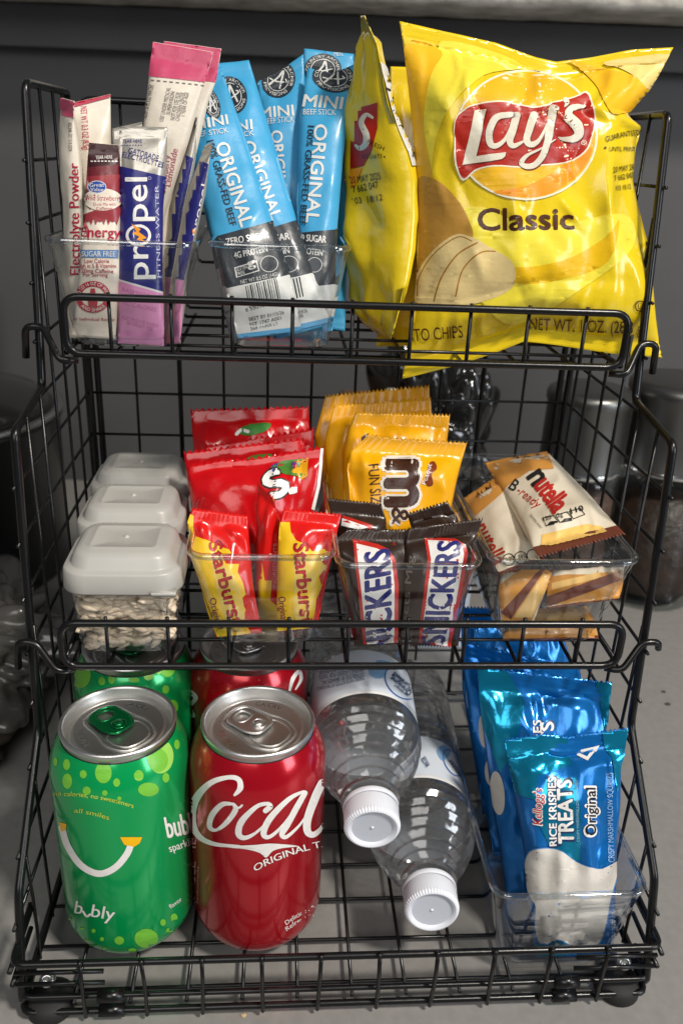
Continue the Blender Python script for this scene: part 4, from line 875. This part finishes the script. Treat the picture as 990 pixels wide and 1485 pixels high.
candy('chew_pack', 'red and yellow chew pack leaning at the front corner by the tubs', 'candy pack', gb, [(279, 737), (272, 756), (281, 800), (297, 870), (313, 924)], [(359, 748), (362, 790), (367, 850), (380, 918)], (.338, .338, .3120, .3120), RST, .006, (.10, .03), .0012, .014, 5, teeth=14, lumps=(2, .0018),
    items=[('colour_field', YST, PG([(264, 756), (274, 745), (281, 748), (280, 765), (285, 778), (297, 782), (306, 786), (318, 792), (332, 797), (336, 803), (322, 806), (328, 818), (346, 818), (344, 830), (352, 846), (356, 862), (348, 870), (356, 884), (352, 896), (364, 918), (316, 926), (296, 872), (280, 800)], 0)), ('logo_panel', ink('#E3C15A'), PG([(306, 800), (322, 815), (340, 838), (352, 872), (354, 905), (345, 918), (330, 905), (316, 862)], 5)),
           ('lettering', ink('#7A1020'), T('Starburst', (302, 788), (335, 908), 19, .045)), ('lettering', ink('#C2202A'), T('Starburst', (302.6, 789), (335.6, 907), 18, .015)), ('lettering', ink('#7A1020'), T('Original', (304, 868), (316, 912), 9, .03))])
candy('chew_pack', 'red and yellow chew pack turned edge-on between the other two', 'candy pack', gb, [(374, 700), (376, 760), (371, 850), (369, 905)], [(398, 724), (402, 760), (406, 850), (409, 905)], (.355, .345, .335, .325), RST, .006, (.08, .05), .0009, .014, 6, teeth=8,
    items=[('colour_field', YST, PG([(368, 822), (380, 815), (384, 842), (394, 842), (392, 870), (408, 885), (410, 910), (366, 908)], 0)), ('colour_field', YST, PG([(394, 716), (410, 722), (424, 734), (408, 746), (402, 736)])), ('lettering', ink('#D6A0A0'), T('INGREDIENTS', (400, 853), (401, 788), 5))])
candy('chew_pack', 'red and yellow chew pack nearest the brown chocolate bars', 'candy pack', gb, [(412, 738), (406, 757), (403, 820), (402, 916)], [(495, 746), (484, 790), (472, 850), (459, 910)], (.338, .338, .3120, .3120), RST, .006, (.10, .03), .0012, .014, 7, teeth=14, lumps=(2, .0018),
    items=[('colour_field', YST, PG([(404, 757), (420, 758), (422, 772), (430, 784), (444, 790), (452, 800), (470, 796), (474, 802), (466, 815), (472, 822), (462, 836), (466, 850), (458, 868), (456, 890), (448, 912), (400, 918)], 0)), ('logo_panel', ink('#E3C15A'), PG([(430, 795), (448, 812), (458, 840), (454, 875), (440, 905), (428, 908), (426, 850)], 5)),
           ('lettering', ink('#7A1020'), T('Starburst', (426, 789), (436, 906), 20, .045)), ('lettering', ink('#C2202A'), T('Starburst', (426.5, 790), (436.5, 905), 19, .015)), ('lettering', ink('#7A1020'), T('Original', (404, 866), (408, 900), 10, .03))])
gm = 'yellow peanut candy bags'
candy('candy_bag', 'yellow candy bag at the very back of the chocolate bin', 'candy bag', gm, [(472, 574), (456, 632), (470, 800)], [(622, 559), (624, 620), (630, 800)], (.430, .430, .400, .400), YMM, .006, tp=4.5, seed=6, teeth=26)
candy('candy_bag', 'yellow candy bag second from the back of its row', 'candy bag', gm, [(484, 588), (470, 640), (480, 800)], [(624, 578), (628, 640), (632, 800)], (.416, .416, .388, .388), YMM, .006, tp=4.5, seed=7, teeth=26)
candy('candy_bag', 'yellow candy bag just behind the printed yellow bag', 'candy bag', gm, [(515, 598), (505, 625), (496, 655), (500, 800)], [(652, 602), (648, 640), (640, 800)], (.402, .402, .376, .376), YMM, .007, tp=4.5, seed=8, teeth=26, items=[('lettering', BBRN, PG([(524, 634), (534, 628), (534, 642), (524, 642)]))], creases=[(.05, .1, .12, .35, .004, .006)])
candy('candy_bag', 'foremost yellow candy bag with large brown letters', 'candy bag', gm, [(534, 630), (508, 655), (503, 680), (508, 740), (516, 800)], [(677, 642), (670, 665), (660, 705), (653, 740), (648, 800)], (.386, .386, .362, .362), YMM, .008, (.14, .05), .0010, .018, 9, teeth=24, top=[(0, 0), (.3, 2), (1, 0)], creases=[(.05, .22, .3, .26, .003, .005), (.75, .3, .95, .5, .003, .006), (.02, .3, .1, .6, -.003, .005)],
    items=[('logo_outline', ink('#D9D2C6'), SH(T('m', (559, 669), (559, 733), 68, .10), T('&', (566, 735), (566, 762), 26, .06))), ('logo_print', BBRN, SH(T('m', (560, 670), (560, 732), 66, .055), T('&', (568, 736), (568, 761), 24, .03))), ('lettering', BBRN, T('FUN SIZE', (534, 674), (539, 738), 15, 0)), ('logo_badge', ink('#7A3414'), PG([(622, 672), (630, 670), (633, 680), (626, 688), (628, 702), (620, 705), (615, 696), (618, 686)], 4)), ('lettering', WHITE, T('Peanut', (617, 703), (626, 674), 7, .01))])
gc = 'brown chocolate bars in the bin'
SNB = ink('#1E2268'); SNR = ink('#B4241C'); SNW = ink('#DAD6D2')
def sn(items, *a, **k): candy('chocolate_bar', *a, items=items, **k)
sn([('logo_panel', SNR, PG([(497, 748), (540, 762), (538, 768), (495, 756)])), ('logo_panel', SNW, PG([(496, 752), (534, 765), (520, 768), (495, 762)]))], 'dark brown chocolate bar lying behind, its crimped end below the yellow bags', 'chocolate bar', gc, [(474, 723), (480, 745), (492, 800)], [(552, 730), (560, 755), (562, 800)], (.352, .352, .345, .345), BRN, .006, (.3, .03), .0007, .012, 1, teeth=16)
sn([], 'dark brown chocolate bar behind, only its twisted top showing', 'chocolate bar', gc, [(590, 745), (596, 765), (600, 820)], [(648, 727), (664, 752), (672, 820)], (.348, .348, .340, .340), BRN, .007, (.2, .03), .0016, .012, 2, teeth=12)
sn([('logo_panel', SNR, PG([(511, 781), (548, 790), (563, 797), (573, 812), (577, 850), (576, 932), (527, 934), (519, 850)])), ('logo_panel', SNW, PG([(516, 789), (546, 796), (558, 802), (568, 815), (571, 850), (571, 932), (532, 934), (523, 850)])), ('lettering', SNB, T('SNICKERS', (568, 962), (564, 796), 36, .035, -.22)), ('lettering', SNR, T('MILK', (569, 792), (573, 792), 5))],
   'brown chocolate bar with red-edged white panel, front, nearer the chews', 'chocolate bar', gc, [(504, 768), (487, 782), (486, 800), (497, 850), (514, 936)], [(591, 768), (592, 800), (586, 850), (577, 934)], (.336, .336, .3125, .3125), BRN, .008, (.10, .03), .0012, .012, 3, teeth=20)
sn([('logo_panel', SNR, PG([(615, 780), (660, 782), (674, 790), (678, 802), (670, 850), (653, 938), (606, 932), (614, 860), (620, 810)])), ('logo_panel', SNW, PG([(620, 784), (657, 786), (669, 793), (672, 803), (664, 850), (648, 937), (611, 932), (619, 860), (625, 812)])), ('lettering', SNB, T('SNICKERS', (643, 934), (668, 786), 32, .035, -.22)), ('lettering', ink('#6E6760'), T('cts Mfg', (592, 890), (600, 806), 9, 0))],
   'brown chocolate bar with blue letters, front, beside the wafer bin', 'chocolate bar', gc, [(592, 766), (585, 800), (581, 860), (578, 936)], [(700, 752), (688, 785), (678, 850), (664, 938)], (.334, .334, .3125, .3125), BRN, .008, (.12, .03), .0013, .012, 4, teeth=20)
# wafer bars
CRM = film('#D8CDB8', .36, 0, .2); TANF = ink('#C68B3E'); TANL = ink('#E2B970'); CHOC = film('#6A3524', .55, 0, .0)
gn = 'cream wrapped wafer bars'
def nut(items, label, *a, **k): candy('wafer_bar', label, 'wafer bar', gn, *a, items=items, seal_mat=CHOC, **k)
nut([('colour_field', TANF, PG([(724, 905), (735, 880), (858, 880), (862, 930), (724, 935)])), ('colour_field', TANL, PG([(735, 892), (835, 884), (856, 905), (730, 915)]))], 'tan wafer bar lying flat at the bottom of its bin', [(748, 886), (735, 905), (728, 928)], [(850, 880), (862, 900), (868, 926)], (.345, .345, .3135, .3135), film('#C9975A', .4), .004, (.04, .12), .0007, .012, 1, teeth=None)
nut([('colour_field', TANF, PG([(722, 850), (770, 815), (800, 830), (770, 900), (728, 905)])), ('colour_field', TANL, PG([(745, 895), (788, 832), (800, 838), (770, 895)])), ('fin_seal', CHOC, PG([(726, 888), (786, 822), (790, 826), (740, 898)]))], 'cream wafer bar wedged diagonally inside the bin', [(728, 826), (722, 860), (726, 905)], [(802, 826), (790, 860), (772, 905)], (.330, .330, .3155, .3155), CRM, .004, (.04, .05), .0007, .012, 2, teeth=None)
nut([('colour_field', TANF, PG([(790, 838), (900, 822), (905, 868), (786, 880)])), ('colour_field', TANL, PG([(800, 846), (870, 830), (872, 838), (800, 856)])), ('fin_seal', CHOC, PG([(792, 866), (898, 828), (900, 842), (793, 880)]))], 'tan wafer bar with dark seal pressed to the front of its bin', [(798, 828), (794, 850), (792, 884)], [(905, 822), (903, 842), (898, 868)], (.334, .334, .3125, .3125), CRM, .006, (.03, .08), .0007, .012, 3, teeth=None)
nut([('colour_field', TANF, PG([(668, 715), (712, 684), (732, 712), (714, 728), (690, 748), (684, 740)])), ('lettering', ink('#B0301F'), T('nutella', (688, 766), (716, 822), 24, .02)), ('facts_boxes', BLK, SH(*[RG(738+17*k, 812-3*k, 9, 9, 1.2) for k in range(3)], T('100', (735, 815), (746, 812), 6, .01), T('24%', (752, 812), (763, 809), 6, .01)))],
    'cream wafer bar half under the topmost one, beside the chocolate bars', [(672, 724), (686, 758), (724, 834)], [(722, 690), (745, 732), (788, 812)], (.405, .405, .322, .322), CRM, .005, (.07, .03), .0008, .016, 4, teeth=14)
facts = []
for k in range(3): facts.append(PG([(786+19*k, 752-5*k), (803+19*k, 747.5-5*k), (810+19*k, 757-5*k), (792+19*k, 764-5*k)], 0, [[(787.5+19*k, 752.5-5*k), (802.5+19*k, 749-5*k), (808.5+19*k, 756.5-5*k), (792.5+19*k, 762.5-5*k)]]))
facts += [PG([(793+20*k, 763-4.5*k), (798+20*k, 757-4.5*k), (807+20*k, 756-4.5*k), (809+20*k, 760-4.5*k)]) for k in range(2)]+[T('120', (789, 756), (800, 753), 6, .01), T('2g', (809, 751), (816, 749), 6, .01), T('110', (828, 746), (846, 741), 8, .02)]
nut([('colour_field', TANF, PG([(698, 674), (790, 650), (798, 668), (803, 680), (768, 683), (740, 702), (725, 716)], 0)), ('colour_field', ink('#E3B965'), PG([(786, 776), (850, 760), (872, 764), (880, 772), (800, 792), (784, 792)], 0)),
     ('lettering', BLK, T('n', (764, 693), (773, 706), 33, .04)), ('lettering', ink('#B3261E'), T('utella', (774, 706), (803, 746), 31, .035)), ('lettering', ink('#B3261E'), T('-ready', (748, 714), (778, 738), 13, .0, .2)), ('lettering', BLK, T('B', (737, 708), (745, 714), 17, .01)), ('facts_boxes', BLK, SH(*facts)), ('lettering', BLK, T('CONTAINS: WHEAT', (768, 748), (784, 768), 3))],
    'topmost cream wafer bar with dark crimped ends lying across the bin', [(702, 671), (732, 720), (780, 808)], [(793, 655), (840, 705), (905, 774)], (.425, .435, .308, .318), CRM, .008, (.03, .105), .0009, .018, 5, teeth=24, creases=[(.3, .75, .6, .85, .003, .006), (.5, .8, .7, .9, -.003, .004)])

# ================================================================== blue foil treat bars
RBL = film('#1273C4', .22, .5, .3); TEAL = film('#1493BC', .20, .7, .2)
KBL = ink('#0A5FB0', .28, .35); RKW = ink('#CFCAC2', .4); KRED = ink('#B01A24')
gt = 'blue foil treat bars'
def rkt(label, L, R, Y, D, seed, items=(), **k):
    P = Pack(L, R, Y, D, D, (.085, .03), .0021, .015, seed, ('h', .0026, .00045), **k)
    t = pack_thing('treat_bar', label, 'treat bar', gt, P, RBL, 26, None, tooth_px=3.5)
    art(t, P, list(items), 6)
    return t
def c8(p): return [(650+a/2.7, 860+b/2.7) for a, b in p]
rkt('blue foil treat bar at the back, high under the wafer bin', [(668, 880), (670, 1000), (700, 1180)], [(800, 885), (830, 960), (850, 1180)], (.392, .392, .360, .360), .008, 1, [('puff_print', RKW, EL(682, 1010, 6, 22, -5))])
rkt('blue foil treat bar third from the front, seal just below the shelf wires', [(668, 930), (678, 1020), (715, 1240)], [(840, 968), (850, 1060), (862, 1260)], (.362, .362, .322, .322), .009, 2, [('puff_print', RKW, EL(701, 1060, 7, 24, -5)), ('puff_print', RKW, EL(711, 1120, 8, 20, -5))])
rkt('blue foil treat bar second from the front, its crimped top showing', [(691, 968), (698, 1040), (716, 1180), (736, 1310)], [(887, 990), (882, 1030), (876, 1080), (874, 1300)], (.328, .322, .288, .284), .010, 3,
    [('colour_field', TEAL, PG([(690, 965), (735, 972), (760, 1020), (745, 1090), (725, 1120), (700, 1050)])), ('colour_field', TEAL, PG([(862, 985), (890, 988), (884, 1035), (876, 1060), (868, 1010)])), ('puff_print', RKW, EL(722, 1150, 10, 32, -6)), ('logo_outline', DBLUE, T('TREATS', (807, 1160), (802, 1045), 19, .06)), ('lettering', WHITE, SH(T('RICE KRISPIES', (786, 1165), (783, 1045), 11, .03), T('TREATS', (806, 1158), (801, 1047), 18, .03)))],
    creases=[(.3, .1, .35, .3, .004, .006), (.6, .05, .55, .25, -.003, .006), (.1, .2, .15, .7, .003, .008)])
RK = Pack([(730, 1073), (735, 1095), (748, 1160), (760, 1240), (768, 1320), (776, 1386)], [(911, 1056), (905, 1085), (899, 1110), (896, 1180), (893, 1280), (888, 1386)], (.294, .288, .2500, .2500), .011, .010, (.085, .025), .0019, .016, 4, ('h', .0026, .00045), top=[(0, 0), (.3, -3), (.5, 4), (1, 0)],
    creases=[(.1, .1, .3, .16, .004, .006), (.3, .12, .62, .12, -.003, .006), (.62, .13, .95, .12, .003, .005), (.16, .12, .10, .6, .003, .007), (.35, .2, .30, .5, -.002, .008), (.1, .85, .6, .93, .003, .006), (.3, .95, .9, .9, -.003, .005), (.9, .15, .97, .4, .003, .006)])
RK.g = 3.5
t = pack_thing('treat_bar', 'foremost blue foil treat bar with a white puff shape and red script', 'treat bar', gt, RK, RBL, 28, None, tooth_px=3.5)
puff = c8([(302, 1065), (320, 1015), (370, 1000), (430, 1006), (480, 1040), (540, 1070), (600, 1080), (662, 1050), (652, 1120), (630, 1200), (612, 1300), (590, 1365), (540, 1388), (480, 1378), (430, 1355), (365, 1372), (342, 1310), (345, 1230), (318, 1180), (300, 1110)])
def grow(pts, k):
    c = np.mean(pts, 0); return [tuple(c+(np.array(p)-c)*k) for p in pts]
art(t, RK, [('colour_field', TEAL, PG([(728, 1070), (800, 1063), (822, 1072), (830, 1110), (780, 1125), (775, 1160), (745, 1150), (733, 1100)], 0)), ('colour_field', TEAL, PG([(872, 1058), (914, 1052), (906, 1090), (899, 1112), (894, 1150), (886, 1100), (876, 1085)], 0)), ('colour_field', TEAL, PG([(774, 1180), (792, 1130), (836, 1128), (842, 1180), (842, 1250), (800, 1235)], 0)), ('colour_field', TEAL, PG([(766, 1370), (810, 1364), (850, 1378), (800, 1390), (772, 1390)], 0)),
    ('puff_print', ink('#3D78B5'), PG(grow(puff, 1.025), 3)), ('puff_print', RKW, PG(puff, 3)),
    ('logo_outline', DBLUE, SH(T('RICE KRISPIES', (808, 1228), (806, 1126), 12.5, .07), T('TREATS', (832, 1225), (829, 1129), 23, .06))), ('lettering', WHITE, SH(T('RICE KRISPIES', (807, 1226), (805, 1128), 11, .035), T('TREATS', (831, 1222), (828, 1132), 21, .035))),
    ('logo_outline', WHITE, T("Kellogg's", (786, 1197), (786, 1144), 13, .06, .2)), ('lettering', KRED, T("Kellogg's", (785.5, 1196), (785.5, 1145), 12, .02, .2)),
    ('logo_outline', WHITE, T('Original', (863, 1213), (863, 1141), 16, .085)), ('lettering', ink('#10131F'), T('Original', (862.5, 1211), (862.5, 1143), 14, .03)), 
    ('lettering', ink('#8FB6DD'), SH(T('CRISPY MARSHMALLOW SQUARES', (889, 1250), (887, 1121), 8, 0), T('CRISPY MARSHMALLOW SQUARES', (840, 1220), (838, 1132), 4), T('NET WT 0.78 OZ (22g)', (892, 1378), (892, 1318), 7))), ('lettering', WHITE, PG([(838, 1088), (868, 1080), (866, 1086), (852, 1104), (836, 1096), (838, 1092), (851, 1098), (860, 1086), (840, 1091)]))], 6)

# ================================================================== things standing behind and beside the rack
def jar(label, x, y, rj, zj, zl, cont):
    t = thing('glass_jar', label, 'jar', (x, y, 0), 'glass jars with steel lids')
    lathe([(0, 0), (rj*.96, 0), (rj*1.03, .004), (rj*1.03, .010), (rj*.97, .014), (rj, .022), (rj, zj-.01), (rj*.97, zj)], 48).obj('glass', clear('jar_glass', (.80, .83, .82), 1, .03), t)
    lathe([(0, .012), (rj*.93, .012), (rj*.95, .022), (rj*.95, zj*.8), (rj*.4, zj*.84)], 40).obj('contents', mat(*cont), t)['kind'] = 'stuff'
    L = lathe([(rj*.97, zj), (rj*1.05, zj), (rj*1.06, zj+.004), (rj*1.03, zj+.007), (rj*1.02, zl-.012), (rj*1.06, zl-.009), (rj*1.06, zl-.003), (rj*1.02, zl), (rj*.9, zl+.002), (0, zl+.002)], 48).obj('steel_lid', mat('dull_steel', (.20, .20, .19), .38, 1, 0, .06, 60), t)
    lathe([(rj*1.062, zj+.0005), (rj*1.085, zj+.002), (rj*1.062, zj+.0045)], 48, None, None, False).obj('lid_band', mat('polished_steel', (.8, .8, .79), .15, 1), L)
beans = ('coffee_beans', (.035, .018, .012), .4, 0, 0, .9, 120, .5, 90)
flour = ('brown_sugar', (.11, .06, .045), .8, 0, 0, .5, 90, .4, 60)
jar('glass jar with steel lid cut off by the photo edge, dark contents', .330, .667, .0455, .134, .213, beans)
jar('glass jar with steel lid beyond the middle shelf side wires', .2425, .660, .0365, .132, .205, flour)
# foil bag, wooden block and blue box behind the rack
def crumple(name, label, cat, c, size, m, seed, sub=4, amp=.28):
    bm = bmesh.new(); bmesh.ops.create_icosphere(bm, subdivisions=sub, radius=1)
    for v in bm.verts:
        p = v.co.normalized(); k = 1
        for o_, a in ((2.2, 1), (4.5, .6), (9, .35)):
            k += amp*a*(abs(math.sin(o_*p.x*1.7+seed+p.z*o_)+math.sin(o_*p.y*2.1-seed*2+p.x*o_*.7)+math.sin(o_*p.z*1.9+seed*3+p.y*o_))/1.5-.6)
        v.co = Vector((p.x*size[0]*k, p.y*size[1]*k, max(-1, p.z*k)*size[2]))
    z0 = min(v.co.z for v in bm.verts)
    for v in bm.verts: v.co.z -= z0
    me = bpy.data.meshes.new(name); bm.to_mesh(me); bm.free(); me.materials.append(m); me.polygons.foreach_set('use_smooth', [True]*len(me.polygons))
    o = bpy.data.objects.new(name, me); COL.objects.link(o); o.location = c
    return tag(o, label, cat)
crumple('foil_bag', 'crumpled dark shiny bag on the counter behind the rack', 'bag', (.110, .70, 0), (.055, .05, .115), mat('black_foil', (.015, .015, .015), .12, .2, .8, .4, 70), 2.0, 6, .30)
crumple('plastic_bag', 'crumpled clear grey plastic bag on the counter left of the rack', 'bag', (-.268, .50, 0), (.072, .075, .040), mat('grey_poly', (.085, .08, .072), .25, 0, .4, .4, 60), 1.3, 6, .26)
crumple('plastic_bag', 'brown crumpled sack lying low beside the rack, at the edge of the photo', 'bag', (-.262, .415, 0), (.045, .034, .016), mat('brown_poly', (.05, .038, .030), .4, 0, .2), 4.1, 4, .18)
# dark pot with a steel rim
t = thing('cooking_pot', 'black cooking pot with steel rim in the shade left of the rack', 'pot', (-.355, .715, 0))
lathe([(0, 0), (.105, 0), (.112, .006), (.114, .150), (.117, .152), (.117, .156), (.110, .156), (.108, .012), (0, .010)], 64).obj('pot_body', mat('black_enamel', (.006, .006, .006), .35, 0, .3), t)
lathe([(.115, .1565), (.1185, .1575), (.1185, .1605), (.112, .1615), (.108, .1580)], 64, None, None, False).obj('rim', STEEL, t)
lathe([(.110, .160), (.100, .170), (.06, .181), (.02, .185), (0, .185)], 64).obj('lid', mat('black_glass_lid', (.012, .012, .012), .12, 0, .5), t)
lathe([(.010, .183), (.009, .192), (.019, .197), (.020, .206), (.014, .211), (0, .212)], 32).obj('lid_knob', STEEL, t)
# pale board put in for the lit lower wall behind the pot
bd = MB().box((-.80, .905, 0), (-.36, .923, .245)).obj('lit_wall_slab', mat('lit_wall_taupe', (.15, .14, .12), .6, 0, 0, .05, 30, .1, 12), None, False); bevel(bd, .004)
tag(bd, 'pale taupe board standing in for the lit lower wall behind the black pot', 'slab')
# wood block and pale stick seen between chips and yellow bags
wb = MB().box((.020, .62, 0), (.085, .70, .19)).obj('wooden_block', mat('brown_wood', (.11, .058, .03), .5, 0, .1, .2, 40, .4, 25), None, False); bevel(wb, .004)
tag(wb, 'brown wooden block on the counter behind the yellow candy bags', 'block')
st_ = tube([(.052, .60, .0), (.056, .61, .19), (.057, .612, .215)], [.003, .003, .0045], 10).obj('white_stick', mat('white_plastic_stick', (.75, .74, .70), .35), None)
tag(st_, 'thin white stick upright in front of the wooden block', 'stick')
bx = bevel(MB().box((.085, .56, 0), (.128, .60, .105)).obj('small_carton', mat('pale_blue_carton', (.50, .58, .70), .5, 0, 0, .02, 50), None, False), .001)
tag(bx, 'pale blue carton behind the wafer bars, seen through the back wires', 'carton')
bxl = MB(); [bxl.box((.090, .5593, z), (.120, .5597, z+.003)) for z in (.03, .042, .054, .078)]
bxl.obj('print_line', mat('ink_grey_line', (.25, .3, .4), .5), bx, False)
# crumbs on the counter
for k, (px, py, s_, lab) in enumerate(((353, 1474, .0011, 'tan crumb on the counter in front of the rack'), (962, 1004, .0014, 'dark crumb on the counter beside the rack, the upper one'), (968, 1022, .0017, 'dark crumb on the counter beside the rack, the lower one'))):
    c = at(px, py, Z=0.)
    bm = bmesh.new(); bmesh.ops.create_icosphere(bm, subdivisions=2, radius=s_)
    for v in bm.verts: v.co = Vector((v.co.x*(1.3+.3*math.sin(v.co.y*3000+k)), v.co.y*(1+.3*math.sin(v.co.x*4000)), max(v.co.z*.6, -s_*.3)+s_*.3))
    me = bpy.data.meshes.new('crumb'); bm.to_mesh(me); bm.free(); me.materials.append(mat('tan_crumb', (.5, .36, .2), .8) if k == 0 else mat('dark_crumb', (.05, .045, .04), .8))
    o = bpy.data.objects.new('crumb', me); COL.objects.link(o); o.location = tuple(float(q) for q in c); tag(o, lab, 'crumb', 'crumbs on the counter')
